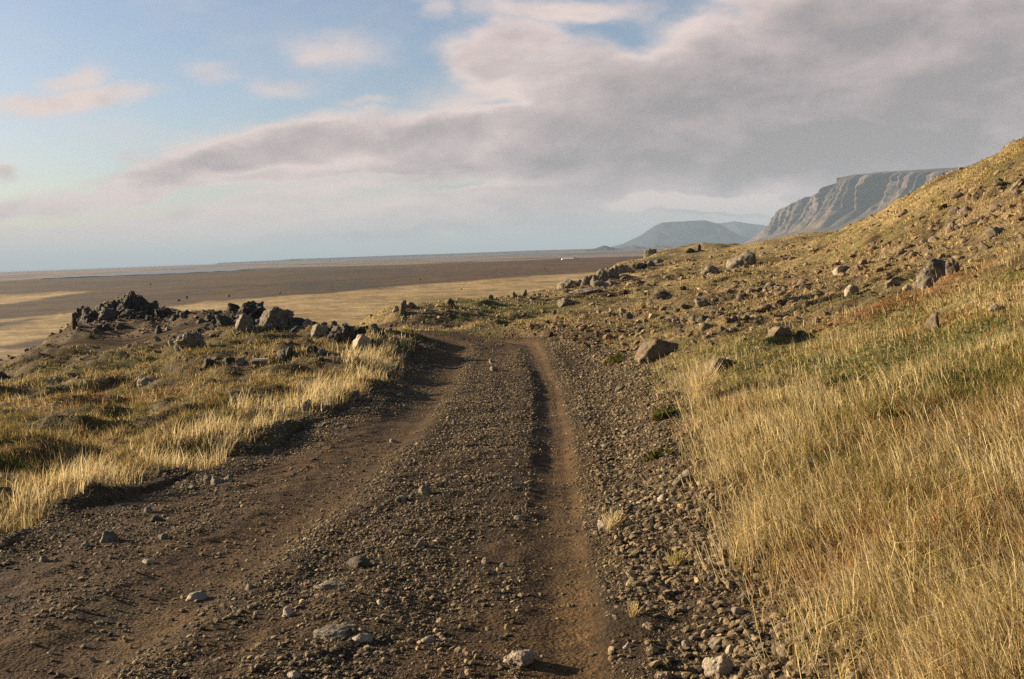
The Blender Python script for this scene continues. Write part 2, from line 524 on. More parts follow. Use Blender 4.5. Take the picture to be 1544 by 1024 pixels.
# ------------------------------------------------------------------ what covers the land
RUST = [(1335, 458, 0.9, 0.55, 0.8), (1400, 438, 0.6, 0.45, 0.6), (1300, 472, 0.7, 0.4, 0.4), (1270, 845, 0.28, 0.22, 0.8), (1215, 870, 0.2, 0.2, 0.7),
        (1500, 640, 0.5, 0.3, 0.6), (1420, 625, 0.5, 0.3, 0.5), (1540, 770, 0.3, 0.3, 0.6), (170, 600, 0.8, 0.6, 0.5), (480, 590, 0.6, 0.6, 0.5),
        (820, 520, 0.6, 0.9, 0.5), (880, 505, 0.7, 1.2, 0.5)]
GREEN = [(955, 570, 0.35, 0.9, 1.0), (990, 622, 0.30, 0.5, 0.9), (940, 545, 0.3, 0.7, 0.7), (1050, 545, 0.9, 0.8, 0.6), (1170, 520, 0.9, 0.6, 0.8),
         (1400, 470, 1.1, 0.6, 0.8), (1450, 500, 0.9, 0.5, 0.8), (1330, 545, 0.8, 0.5, 0.7), (1400, 600, 0.7, 0.3, 0.7), (1530, 560, 0.8, 0.4, 0.9),
         (1480, 540, 0.6, 0.3, 0.7), (1380, 560, 0.6, 0.3, 0.7), (1120, 560, 0.5, 0.4, 0.5), (150, 630, 0.6, 0.4, 0.7), (110, 560, 2.0, 1.0, 0.22), (170, 545, 2.0, 1.2, 0.25), (450, 600, 0.8, 0.7, 0.4),
         (740, 470, 2.2, 2.6, 0.9), (780, 462, 1.6, 2.4, 0.7), (700, 478, 1.2, 1.2, 0.7), (1060, 425, 3.0, 2.5, 0.5), (1000, 680, 0.18, 0.3, 0.6), (980, 690, 0.15, 0.25, 0.7),
         (1000, 500, 1.5, 1.4, 0.6), (1230, 540, 0.8, 0.5, 0.6), (1360, 420, 1.2, 1.0, 0.5), (1260, 360, 2.0, 1.5, 0.5)]
BARE = [(195, 458, 2.4, 2.0, 1.2), (152, 478, 2.2, 2.0, 1.0), (150, 500, 3.2, 2.6, 1.0), (230, 500, 3.0, 3.0, 0.9), (130, 520, 2.6, 2.0, 0.6), (640, 482, 2.4, 2.0, 0.9), (590, 490, 2.0, 1.6, 0.8), (300, 500, 2.0, 2.0, 0.7),
        (160, 590, 0.9, 0.6, 0.7), (60, 640, 0.8, 0.5, 0.6), (280, 560, 1.2, 0.8, 0.5), (450, 530, 1.6, 0.9, 0.6), (880, 500, 0.5, 1.6, 0.8), (830, 505, 0.5, 0.8, 0.6),
        (900, 425, 4.0, 3.0, 0.4), (1080, 412, 3.0, 2.0, 0.5), (1200, 870, 0.25, 0.3, 0.4)]
SCREE = [(915, 426, 3.2, 2.2, 1.1), (870, 440, 1.8, 1.5, 1.0), (960, 405, 2.5, 2.5, 0.8), (1000, 480, 2.4, 3.0, 0.9), (1080, 470, 2.6, 3.2, 1.0), (1180, 440, 2.6, 3.0, 1.0), (1290, 400, 2.6, 2.8, 1.0), (1370, 365, 2.2, 2.6, 1.0), (1450, 330, 2.2, 2.6, 1.1),
         (1530, 290, 2.2, 2.6, 1.1), (1500, 350, 2.0, 2.0, 1.0), (1400, 400, 2.0, 1.8, 0.7), (920, 510, 0.7, 2.4, 1.0), (900, 545, 0.35, 1.6, 1.0), (860, 500, 0.9, 1.8, 0.9),
         (1000, 445, 3.0, 3.5, 0.6), (1130, 405, 4.0, 4.0, 0.5), (970, 470, 1.8, 3.0, 0.7), (1100, 500, 1.4, 1.6, 0.6), (1230, 470, 1.4, 1.6, 0.5)]
OPEN = [(1265, 855, 0.34, 0.26, 1.0), (1380, 765, 0.45, 0.32, 1.0), (1440, 860, 0.30, 0.22, 1.0), (1290, 705, 0.45, 0.25, 0.8), (1180, 950, 0.28, 0.2, 1.0), (1480, 700, 0.4, 0.3, 0.9), (1340, 635, 0.7, 0.3, 0.7),
        (1120, 700, 0.25, 0.4, 0.6), (1240, 610, 0.5, 0.3, 0.5), (1330, 960, 0.2, 0.14, 0.7), (1500, 900, 0.2, 0.2, 0.7), (1110, 650, 0.3, 0.3, 0.4)]


def cover(x, y):
    """amounts of each ground cover at (x, y)"""
    er, el = x - edge_r(y), edge_l(y) - x
    n1 = fbm2(x * 0.6, y * 0.6, 3, 41)
    n2 = fbm2(x * 1.7, y * 1.7, 3, 43)
    n3 = fbm2(x * 0.25, y * 0.18, 3, 45)
    road = road_in(x, y)
    right = (er > -0.2).astype(float)
    left = (el > -0.2).astype(float)
    near = (y < 21)
    scree = np.clip(blob_mask(x, y, SCREE) * (0.75 + 0.8 * n2 + 0.4 * n1), 0, 1) * right * (1 - road)
    rust = np.clip(blob_mask(x, y, RUST) + 0.35 * sstep(n1 + 0.5 * n2, 0.45, 0.8), 0, 1) * (1 - road)
    green = np.clip(blob_mask(x, y, GREEN) + 0.55 * sstep(-n1 + 0.5 * n2, 0.35, 0.8), 0, 1) * (1 - road)
    bare = np.clip(blob_mask(x, y, BARE) * (0.9 + 0.7 * n2), 0, 1) * (1 - road)
    tall_r = sstep(er + 0.16 * n2, 0.0, 0.30) * (1 - sstep(y + 2.4 * np.maximum(er, 0) + 2.0 * n1 + 0.8 * n2, 8.2, 11.2)) * right * (1 - np.clip(0.92 * blob_mask(x, y, OPEN), 0, 0.92))
    fringe_l = sstep(el + 0.12 * n2, -0.02, 0.16) * (1 - sstep(el + 0.6 * n1 + 0.2 * n2, 0.40, 1.0)) * (y < 17.5) * left
    far = sstep(y, 22, 30)
    return dict(road=road, right=right, left=left, scree=scree, rust=rust, green=green, bare=bare, tall=tall_r, fringe=fringe_l,
                far=far, n1=n1, n2=n2, n3=n3, er=er, el=el)


SOIL = np.array([0.050, 0.031, 0.015])
STRAW = np.array([0.40, 0.29, 0.13])
OLIVE = np.array([0.135, 0.108, 0.030])
MOSS = np.array([0.080, 0.080, 0.021])
RUSTC = np.array([0.15, 0.055, 0.022])
SCREEC = np.array([0.15, 0.105, 0.060])
GRAVEL = np.array([0.036, 0.0235, 0.0115])


def lerp(a, b, m):
    return a + (b - a) * m[..., None]


def ground_colour(x, y):
    c = cover(x, y)
    col = np.broadcast_to(SOIL, x.shape + (3,)).copy()
    col = lerp(col, OLIVE * 0.8, np.clip(0.60 + 0.9 * c['n2'], 0, 1) * (0.85 - 0.25 * c['left'] * (y < 22)))
    col = lerp(col, STRAW * 0.62, np.clip(0.42 + 0.9 * c['n1'] + 0.4 * c['n3'], 0, 1) * (0.75 - 0.5 * c['left'] * (y < 22)))
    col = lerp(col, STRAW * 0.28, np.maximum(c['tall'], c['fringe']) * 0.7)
    col = lerp(col, STRAW * 0.52, c['far'] * c['right'] * np.clip(0.40 + 0.9 * c['n3'], 0, 1))
    col = lerp(col, MOSS, c['green'] * 0.75)
    col = lerp(col, RUSTC, c['rust'] * 0.6)
    col = lerp(col, SCREEC * 0.72, c['scree'] * 0.55)
    col = lerp(col, SOIL * 1.05, c['bare'] * 0.85)
    sh = sstep(np.minimum(np.abs(c['er']), np.abs(c['el'])), 0.45, 0.0) * (y < 20)
    col = lerp(col, GRAVEL, np.maximum(c['road'], 0.55 * sh))
    return col


def earth_material(name, scale=1.0, bump=0.5, rough=0.95):
    m = bpy.data.materials.new(name)
    m.use_nodes = True
    nt = m.node_tree
    b = nt.nodes['Principled BSDF']
    b.inputs['Roughness'].default_value = rough
    b.inputs['Specular IOR Level'].default_value = 0.15
    pos = nd(nt, 'NewGeometry').outputs['Position']
    col = nd(nt, 'Attribute', None, attribute_name='Col').outputs['Color']
    f1 = noise(nt, pos, 9.0 * scale, 6.0, 0.65).outputs[0]
    f2 = noise(nt, pos, 46.0 * scale, 4.0, 0.6).outputs[0]
    f3 = noise(nt, pos, 2.2 * scale, 4.0, 0.6).outputs[0]
    k = mth(nt, 'MULTIPLY', smooth(nt, f1, 0.25, 0.75, 0.55, 1.5), smooth(nt, f2, 0.25, 0.75, 0.55, 1.5))
    k = mth(nt, 'MULTIPLY', k, smooth(nt, f3, 0.3, 0.7, 0.75, 1.25))
    kc = nd(nt, 'CombineXYZ', {0: k, 1: k, 2: k}).outputs[0]
    colm = mixc(nt, 1.0, col, kc, 'MULTIPLY')
    nt.links.new(colm, b.inputs['Base Color'])
    v = nd(nt, 'TexVoronoi', {'Vector': pos, 'Scale': 34.0 * scale}, feature='F1').outputs['Distance']
    h = mth(nt, 'ADD', mth(nt, 'MULTIPLY', f1, 0.030), mth(nt, 'MULTIPLY', f2, 0.012))
    h = mth(nt, 'SUBTRACT', h, mth(nt, 'MULTIPLY', v, 0.012))
    bp = nd(nt, 'Bump', {'Height': h, 'Strength': bump, 'Distance': 1.0})
    nt.links.new(bp.outputs[0], b.inputs['Normal'])
    return m


M_earth = earth_material("earth_and_turf")
M_gravel = earth_material("gravel_track", 1.6, 0.55)

# ------------------------------------------------------------------ hillside ground sheet
_rd = road_in(GX, GY)
GZ_sheet = GZ - 0.10 * sstep(_rd, 0.55, 1.0)          # tucked under the road
verts = np.stack([GX, GY, GZ_sheet], -1).reshape(-1, 3)
me = mesh_np("hillside", verts, grid_faces(*GX.shape))
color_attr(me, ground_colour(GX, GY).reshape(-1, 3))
hillside = tag(link("hillside", me, M_earth), "grassy brown hillside falling from the slope on one side to the plain on the other", "hillside", kind='structure')

# ground behind and beside the camera
bx = np.concatenate([np.linspace(-90, -2.4, 60), np.linspace(-2.3, 2.3, 90), np.linspace(2.4, 90, 60)])
by = np.linspace(-60, 1.5, 120)
BX, BY = np.meshgrid(bx, by)
zrow = np.where(np.abs(BX) <= 2.4, ground(BX, np.full_like(BX, 1.5)), 0)
zend_r, zend_l = float(ground(2.4, 1.5)), float(ground(-2.4, 1.5))
BZ = np.where(BX > 2.4, zend_r + 0.2 * (BX - 2.4), np.where(BX < -2.4, zend_l + 0.04 * (BX + 2.4) - 0.004 * (BX + 2.4) ** 2, zrow))
BZ = BZ + ROAD_SLOPE * (BY - 1.5) * 0.8 + 0.12 * fbm2(BX * 0.3, BY * 0.3, 3, 51) * sstep(1.5 - BY, 0, 2)
me = mesh_np("ground", np.stack([BX, BY, BZ], -1).reshape(-1, 3), grid_faces(*BX.shape))
color_attr(me, ground_colour(BX, np.maximum(BY, 1.5)).reshape(-1, 3))
tag(link("ground", me, M_earth), "rough ground around the place where the camera stands", "ground", kind='structure')

# ------------------------------------------------------------------ gravel road
ry = np.exp(np.arange(math.log(1.2), math.log(27.0), 0.0042))
rw = np.linspace(-0.06, 1.06, 230)
RY, RW = np.meshgrid(ry, rw, indexing='ij')
EL, ER = edge_l(RY) - 0.12, edge_r(RY) + 0.15
RX = EL + (ER - EL) * RW
rl, rr = rut_l(RY), rut_r(RY)
gj = 0.04 * fbm2(RX * 0.5, RY * 0.35, 2, 61)
dl, dr = RX - rl + gj, RX - rr + gj * 0.5


def rut_profile(d, wid, steep):
    """0 outside, 1 at the bottom of a wheel track; steep on its west side"""
    return sstep(d, -wid, -wid + steep) * (1 - sstep(d, wid * 0.45, wid * 1.15))


pl = rut_profile(dl, 0.34, 0.36)
pr = rut_profile(dr, 0.19, 0.20)
fade_end = 1 - sstep(RY, 20, 23)
rough_z = 0.016 * fbm2(RX * 2.1, RY * 2.1, 3, 71) + 0.007 * fbm2(RX * 9, RY * 9, 3, 73)
calm = np.clip(1 - 0.75 * np.maximum(pl, pr), 0.2, 1)
RZ = ground(RX, RY, GB) + rough_z * calm
RZ = RZ - 0.026 * pl - (0.024 + 0.013 * sstep(RY, 5, 9)) * pr
RZ = RZ + (0.003 + 0.012 * sstep(RY, 5, 9)) * np.exp(-((dr + 0.30) / 0.12) ** 2) * fade_end + 0.025 * np.exp(-((dr - 0.34) / 0.14) ** 2)
RZ = RZ + 0.022 * np.exp(-((dl - 0.42) / 0.16) ** 2) + 0.005 * np.exp(-((dl + 0.40) / 0.15) ** 2)
mid = RX - (rl + rr) / 2
RZ = RZ + 0.03 * np.exp(-(mid / 0.35) ** 2)
edge_tuck = np.minimum(sstep(RW, -0.06, 0.05), 1 - sstep(RW, 0.95, 1.06))
RZ = RZ - 0.12 * (1 - edge_tuck) - 0.5 * sstep(RY, 24.5, 26.8)
road_grid_z = RZ
me = mesh_np("road", np.stack([RX, RY, RZ], -1).reshape(-1, 3), grid_faces(*RX.shape))
RUTC = np.array([0.076, 0.044, 0.0165])
nn = fbm2(RX * 1.2, RY * 0.8, 3, 77)
rc = np.broadcast_to(GRAVEL, RX.shape + (3,)).copy()
rc = lerp(rc, RUTC * 0.78, np.clip(0.35 + 0.9 * nn + 0.5 * (dl < 0.2) * (RX > EL + 0.5), 0, 0.9))
rc = lerp(rc, RUTC, np.clip(np.maximum(pl * 0.75, pr) * (0.85 + 0.7 * fbm2(RX * 3, RY * 1.5, 3, 79)), 0, 1))
color_attr(me, rc.reshape(-1, 3))
tag(link("road", me, M_gravel), "dark gravel track with two worn wheel ruts running away over a rise", "road", kind='structure')


def surface(x, y):
    """height of whatever lies on top at (x, y): road or ground"""
    zg = ground(x, y, GZ_sheet)
    x, y = np.asarray(x, float), np.asarray(y, float)
    e0, e1 = edge_l(y) - 0.12, edge_r(y) + 0.15
    w = (x - e0) / (e1 - e0)
    fi = np.interp(np.log(np.maximum(y, 1.21)), np.log(ry), np.arange(len(ry)))
    fj = np.interp(w, rw, np.arange(len(rw)))
    i = np.clip(fi.astype(int), 0, len(ry) - 2)
    j = np.clip(fj.astype(int), 0, len(rw) - 2)
    a, b = fi - i, fj - j
    zr = (RZ[i, j] * (1 - a) * (1 - b) + RZ[i, j + 1] * (1 - a) * b + RZ[i + 1, j] * a * (1 - b) + RZ[i + 1, j + 1] * a * b)
    ok = (w > -0.06) & (w < 1.06) & (y < 27)
    return np.where(ok, np.maximum(zr, zg), zg)


def hit2(px, py):
    """where a line of sight meets the road or the ground"""
    u, t = ray(px, py)
    d = np.exp(np.linspace(math.log(1.6), math.log(150), 2000))
    gap = CAM_H + t * d - surface(u * d, d)
    k = int(np.argmax(gap < 0)) if (gap < 0).any() else int(np.argmin(gap / d))
    return float(u * d[k]), float(d[k]), float(surface(u * d[k], d[k]))


# ------------------------------------------------------------------ plain, lagoon, sea
PLAIN_Z = -20.0
LANDD = 15000.0


def band_dist(px, py):
    u, t = ray(px, py)
    return u, (CAM_H - PLAIN_Z) / max(-t, 0.0012)


def band_curve(pts):
    q = np.array(sorted(band_dist(*p) for p in pts))
    return lambda u: np.exp(np.interp(u, q[:, 0], np.log(q[:, 1])))


pu = np.linspace(-0.85, 0.85, 420)
pb = np.concatenate([np.arange(math.log(45), math.log(LANDD), 0.010), [math.log(LANDD)]])
PU, PB = np.meshgrid(pu, pb)
PY = np.exp(PB)
PX = PU * PY
w1 = fbm2(PU * 9, PB * 3.0, 4, 81)
w2 = fbm2(PU * 40, PB * 9.0, 3, 83)
w3 = fbm2(PU * 14, PB * 16.0, 3, 85)
lb = PB + 0.020 * w1 + 0.010 * w2
MEADOW = np.array([0.29, 0.20, 0.085])
HEATH = np.array([0.066, 0.037, 0.0135])
FLATS = np.array([0.17, 0.125, 0.092])
DARKS = np.array([0.034, 0.025, 0.014])
meadow_top = np.log(band_curve([(-300, 470), (180, 468), (262, 461), (330, 455), (420, 447), (500, 440), (560, 434), (620, 430), (700, 425), (830, 415), (1000, 405), (1500, 390)])(PU))
heath_top = np.log(band_curve([(-300, 428), (0, 424), (100, 418), (220, 414), (300, 410), (390, 405), (560, 402), (640, 401), (700, 397.5), (780, 395), (850, 391), (1500, 380)])(PU))
pc = np.broadcast_to(FLATS, PX.shape + (3,)).copy()
pc = lerp(pc, DARKS * 1.2, sstep(w3 + 0.4 * w1, 0.05, 0.5) * 0.75)
heath_m = 1 - sstep(lb, heath_top - 0.03, heath_top + 0.02)
hcol = lerp(np.broadcast_to(HEATH, PX.shape + (3,)), DARKS, np.clip(0.4 + 0.9 * w1 + 0.5 * w3, 0, 1) * 0.8)
hcol = lerp(hcol, np.array([0.095, 0.046, 0.017]), sstep(PU, -0.12, 0.1) * np.clip(0.5 + w3, 0, 1) * 0.7)
pc = pc * (1 - heath_m[..., None]) + hcol * heath_m[..., None]
mead_m = (1 - sstep(lb, meadow_top - 0.03, meadow_top + 0.03))
# on the west the meadow is broken into tongues by dark heath
west = sstep(-PU, 0.405, 0.43)


def strip(top, bot, soft=0.035):
    a = np.log(band_curve(top)(PU))
    b = np.log(band_curve(bot)(PU))
    return sstep(lb, b - soft, b + soft) * (1 - sstep(lb, a - soft, a + soft))


tongue1 = strip([(-300, 446), (0, 446), (90, 442), (134, 440.5)], [(-300, 466), (0, 459), (80, 448), (134, 441)])
tongue2 = strip([(-300, 490), (0, 490), (110, 472)], [(-300, 530), (0, 522), (120, 500)], 0.03)
tongue3 = strip([(-300, 478.5), (0, 478.5), (90, 472.5)], [(-300, 482), (0, 482), (90, 476)], 0.02) * (w2 > -0.3)
tongue4 = strip([(-300, 528), (0, 528), (60, 528)], [(-300, 620), (0, 600), (60, 600)], 0.03)
mead_m = mead_m * (1 - west) + west * np.clip(tongue1 + tongue2 + tongue3 + tongue4, 0, 1)
mead_m = mead_m * np.clip(1.0 + 0.25 * w3, 0, 1)
mc = lerp(np.broadcast_to(MEADOW, PX.shape + (3,)), MEADOW * np.array([0.62, 0.58, 0.5]), np.clip(0.35 + 0.8 * w3 + 0.5 * w1, 0, 1))
pc = pc * (1 - mead_m[..., None]) + mc * mead_m[..., None]
dk = strip([(500, 391.5), (700, 384), (830, 379), (1000, 374)], [(500, 395), (640, 392), (760, 387), (800, 387), (1000, 380)], 0.05)
pc = lerp(pc, np.array([0.06, 0.068, 0.062]), np.clip(dk * (0.7 + 0.8 * w3), 0, 1) * 0.8)
PZ = PLAIN_Z + 2.0 * fbm2(PX * 0.004, PY * 0.004, 3, 91) * sstep(PY, 150, 500) * (1 - sstep(PY, 1500, 2400)) + 0.35 * fbm2(PX * 0.03, PY * 0.03, 3, 93) * (PY < 2000)
PZ = PZ + 3.0 * sstep(lb, heath_top - 0.35, heath_top - 0.06) * (1 - sstep(lb, heath_top - 0.02, heath_top + 0.1)) * sstep(PU, -0.35, -0.1)
me = mesh_np("plain", np.stack([PX, PY, PZ], -1).reshape(-1, 3), grid_faces(*PX.shape))
color_attr(me, pc.reshape(-1, 3))
M_plain = earth_material("plain_heath_and_meadow", 0.02, 0.0)
tag(link("plain", me, M_plain), "wide flat plain of tan meadow and brown heath far below the track", "plain", kind='structure')


def water_material(name, col, rough):
    m = bpy.data.materials.new(name)
    m.use_nodes = True
    nt = m.node_tree
    b = nt.nodes['Principled BSDF']
    b.inputs['Base Color'].default_value = (*col, 1)
    b.inputs['Roughness'].default_value = rough
    pos = nd(nt, 'NewGeometry').outputs['Position']
    n = noise(nt, pos, 0.02, 3.0)
    bp = nd(nt, 'Bump', {'Height': n.outputs[0], 'Strength': 0.15, 'Distance': 4.0})
    nt.links.new(bp.outputs[0], b.inputs['Normal'])
    return m


me = mesh_np("sea", np.array([[-90000, -30000, -22.6], [90000, -30000, -22.6], [90000, 110000, -22.6], [-90000, 110000, -22.6]], float), np.array([[0, 1, 2, 3]]))
tag(link("sea", me, water_material("sea_water", (0.06, 0.10, 0.13), 0.25)), "thin blue line of sea along the horizon beyond the plain", "sea", kind='structure')

lag = [(60, 421), (120, 418), (250, 413.5), (330, 409.5), (400, 406.5), (400, 404.2), (330, 404.5), (262, 407.3), (180, 412), (110, 416.5), (60, 419.6)]
lp = []
for k in range(len(lag)):
    (ax, ay), (bx_, by_) = lag[k], lag[(k + 1) % len(lag)]
    for q in np.linspace(0, 1, 8, endpoint=False):
        u_, d_ = band_dist(ax + (bx_ - ax) * q, ay + (by_ - ay) * q)
        d_ *= 1 + 0.02 * math.sin(k * 7 + q * 11)
        lp.append((u_ * d_, d_, PLAIN_Z + 0.7))
bm = bmesh.new()
bm.faces.new([bm.verts.new(p) for p in lp])
bmesh.ops.triangulate(bm, faces=bm.faces[:])
me = bpy.data.meshes.new("lagoon")
bm.to_mesh(me)
bm.free()
tag(link("lagoon", me, water_material("lagoon_water", (0.13, 0.125, 0.12), 0.45)), "pale silvery lagoon lying across the plain near the horizon", "water", kind='structure')

# ------------------------------------------------------------------ mountains
def rock_cliff_material(name, base, shade):
    m = bpy.data.materials.new(name)
    m.use_nodes = True
    nt = m.node_tree
    b = nt.nodes['Principled BSDF']
    b.inputs['Roughness'].default_value = 0.95
    b.inputs['Specular IOR Level'].default_value = 0.1
    pos = nd(nt, 'NewGeometry').outputs['Position']
    mp = nd(nt, 'VectorMath', {0: pos, 1: (0.0015, 0.0015, 0.016)}, operation='MULTIPLY').outputs[0]
    n1 = noise(nt, mp, 2.0, 6.0, 0.6).outputs[0]
    n2 = noise(nt, pos, 0.008, 6.0, 0.65).outputs[0]
    f = smooth(nt, mth(nt, 'ADD', mth(nt, 'MULTIPLY', n1, 0.6), mth(nt, 'MULTIPLY', n2, 0.4)), 0.35, 0.65)
    att = nd(nt, 'Attribute', None, attribute_name='Col').outputs['Color']
    nt.links.new(mixc(nt, 1.0, att, mixc(nt, f, shade, base), 'MULTIPLY'), b.inputs['Base Color'])
    bp = nd(nt, 'Bump', {'Height': n2, 'Strength': 0.35, 'Distance': 40.0})
    nt.links.new(bp.outputs[0], b.inputs['Normal'])
    return m


def interp_cols(s, tab):
    tab = np.array(tab, float)
    return [np.interp(s, tab[:, 0], tab[:, k]) for k in range(1, tab.shape[1])]


# table mountain: crest line along (photo px, crest py, distance)
ns, ntz = 900, 150
MESA = [(1085, 384, 13200), (1118, 369, 12800), (1140, 355, 12500), (1160, 338, 12300), (1182, 316, 12100), (1200, 306, 11900), (1222, 296, 11700), (1242, 290, 11500), (1256, 276, 11400),
        (1270, 266, 11300), (1300, 262.5, 10900), (1340, 259, 10450), (1380, 257.5, 10000), (1440, 255.5, 9300), (1560, 250, 8300), (1750, 240, 7000)]
q = np.linspace(0, 1, ns)
tabm = np.array(MESA, float)
arc = np.concatenate([[0], np.cumsum(np.hypot(np.diff(tabm[:, 0]) * 7.0, np.diff(tabm[:, 2])))])
sarc = q * arc[-1]
mpx, mpy, md = [np.interp(sarc, arc, tabm[:, k]) for k in range(3)]
uv_ = np.array([ray(a, b) for a, b in zip(mpx, mpy)])
cxm, cym, czm = uv_[:, 0] * md, md, CAM_H + uv_[:, 1] * md
ker = np.ones(25) / 25
pad = lambda a: np.convolve(np.pad(a, 12, mode='edge'), ker, 'valid')
cxs, cys = pad(cxm), pad(cym)
tx, ty = np.gradient(cxs), np.gradient(cys)
tl = np.hypot(tx, ty)
nxm, nym = ty / tl, -tx / tl                        # towards the plain
flip = np.where(nxm > 0, -1, 1)
nxm, nym = nxm * flip, nym * flip
Hm = czm - PLAIN_Z
Sm = np.concatenate([[0], np.cumsum(np.hypot(np.diff(cxs), np.diff(cys)))])
tz = np.linspace(0, 1, ntz)
SS, TT = np.meshgrid(Sm, tz, indexing='ij')
HH = np.broadcast_to(Hm[:, None], SS.shape)
zf = np.interp(TT, [0, 0.30, 0.48, 0.60, 0.72, 0.78, 1.0], [-0.02, 0.22, 0.48, 0.75, 0.97, 1.0, 1.12])
of = np.interp(TT, [0, 0.30, 0.48, 0.60, 0.72, 0.78, 1.0], [1.55, 0.72, 0.30, 0.14, 0.02, -0.10, -3.4])
sw_ = SS + 80 * perlin2(SS / 420.0, TT * 0.6, 109) + 10 * perlin2(SS / 70.0, TT * 7, 110)
g1 = np.clip(np.abs(perlin2(sw_ / 310.0, TT * 0.5, 101)) * 4.2, 0, 1)
g2 = np.clip(np.abs(perlin2(sw_ / 120.0, TT * 1.4, 103)) * 2.4, 0, 1)
g3 = fbm2(sw_ / 50.0, TT * 9, 3, 105)
amp = sstep(TT, 0.26, 0.50) * (1 - 0.80 * sstep(TT, 0.68, 0.80)) * sstep(HH, 60, 330)
fan = sstep(TT, 0.02, 0.2) * (1 - sstep(TT, 0.30, 0.5)) * sstep(HH, 60, 330)
of = of + amp * (0.54 * g1 + 0.13 * g2 - 0.42) + amp * 0.025 * g3 + 0.10 * fan * (g1 - 0.5)
of = of - amp * 0.010 * np.sin(zf * 60 + 2 * g3)
zz = zf * HH + PLAIN_Z + amp * 10 * g3 + sstep(TT, 0.66, 0.78) * 14 * perlin2(SS / 120.0, TT * 2, 107) * sstep(HH, 60, 330)
X3 = cxs[:, None] + nxm[:, None] * of * np.maximum(HH, 120)
Y3 = cys[:, None] + nym[:, None] * of * np.maximum(HH, 120)
me = mesh_np("mountain", np.stack([X3, Y3, zz], -1).reshape(-1, 3), grid_faces(ns, ntz))
mcol = np.broadcast_to(np.array([1.0, 1.0, 1.0]), X3.shape + (3,)).copy()
mcol = lerp(mcol, np.array([0.92, 0.82, 0.62]), 1 - sstep(TT + 0.05 * g3, 0.30, 0.46))
color_attr(me, mcol.reshape(-1, 3))
tag(link("mountain", me, rock_cliff_material("basalt_cliffs", (0.145, 0.108, 0.080), (0.055, 0.047, 0.040))), "flat topped mountain with gullied grey brown cliffs above the grassy slope", "mountain", kind='structure')


def far_range(name, crest, dist, depth, label, seed, col):
    """a hazy ridge from its skyline (photo px, py) at a distance"""
    t_ = np.array(crest, float)
    n_, k_ = 260, 60
    px_ = np.linspace(t_[0, 0], t_[-1, 0], n_)
    py_ = np.interp(px_, t_[:, 0], t_[:, 1])
    q_ = np.array([ray(a, b) for a, b in zip(px_, py_)])
    hc = np.maximum(CAM_H + q_[:, 1] * dist - PLAIN_Z, 1.0)
    v_ = np.linspace(-1, 1, k_)
    A, V = np.meshgrid(np.arange(n_), v_, indexing='ij')
    hgt = hc[:, None] * np.clip(1 - np.abs(V) ** 1.15, 0, 1)
    u_ = q_[:, 0][:, None] + 0 * V
    yy = dist + V * depth
    xx = u_ * dist + 0 * V
    rid = np.abs(perlin2(xx / (depth * 0.35), yy / (depth * 0.9), seed))
    hgt = hgt * (1 - 0.55 * (1 - np.clip(rid * 2.2, 0, 1)) * np.abs(V) * (1 - np.abs(V)) * 2)
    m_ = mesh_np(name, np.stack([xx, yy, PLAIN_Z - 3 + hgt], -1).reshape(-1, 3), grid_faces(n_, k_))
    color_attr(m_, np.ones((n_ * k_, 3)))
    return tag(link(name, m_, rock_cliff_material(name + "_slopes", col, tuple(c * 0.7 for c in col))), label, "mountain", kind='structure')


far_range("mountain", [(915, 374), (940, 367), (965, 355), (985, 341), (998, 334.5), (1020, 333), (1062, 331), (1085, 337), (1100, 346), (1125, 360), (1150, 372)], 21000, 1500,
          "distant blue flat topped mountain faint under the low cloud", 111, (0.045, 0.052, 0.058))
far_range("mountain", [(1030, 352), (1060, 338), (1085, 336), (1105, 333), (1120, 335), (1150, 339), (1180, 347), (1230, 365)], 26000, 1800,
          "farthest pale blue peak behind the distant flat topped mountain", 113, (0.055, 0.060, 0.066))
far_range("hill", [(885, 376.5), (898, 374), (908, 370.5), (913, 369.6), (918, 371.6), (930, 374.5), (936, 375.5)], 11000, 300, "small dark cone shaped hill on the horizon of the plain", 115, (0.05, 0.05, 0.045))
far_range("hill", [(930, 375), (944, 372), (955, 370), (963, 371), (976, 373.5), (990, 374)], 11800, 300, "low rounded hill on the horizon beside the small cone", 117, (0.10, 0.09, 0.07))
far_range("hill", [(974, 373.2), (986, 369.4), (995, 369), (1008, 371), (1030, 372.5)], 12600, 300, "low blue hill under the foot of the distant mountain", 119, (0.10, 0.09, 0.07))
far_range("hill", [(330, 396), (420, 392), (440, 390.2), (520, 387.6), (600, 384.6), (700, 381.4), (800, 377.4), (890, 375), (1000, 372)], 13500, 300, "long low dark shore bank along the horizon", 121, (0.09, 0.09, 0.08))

# ------------------------------------------------------------------ rocks
_ico = {}


def ico(sub):
    if sub not in _ico:
        bm = bmesh.new()
        bmesh.ops.create_icosphere(bm, subdivisions=sub, radius=1.0)
        v = np.array([p.co[:] for p in bm.verts])
        f = np.array([[p.index for p in fc.verts] for fc in bm.faces])
        bm.free()
        _ico[sub] = (v / np.linalg.norm(v, axis=1)[:, None], f)
    return _ico[sub]


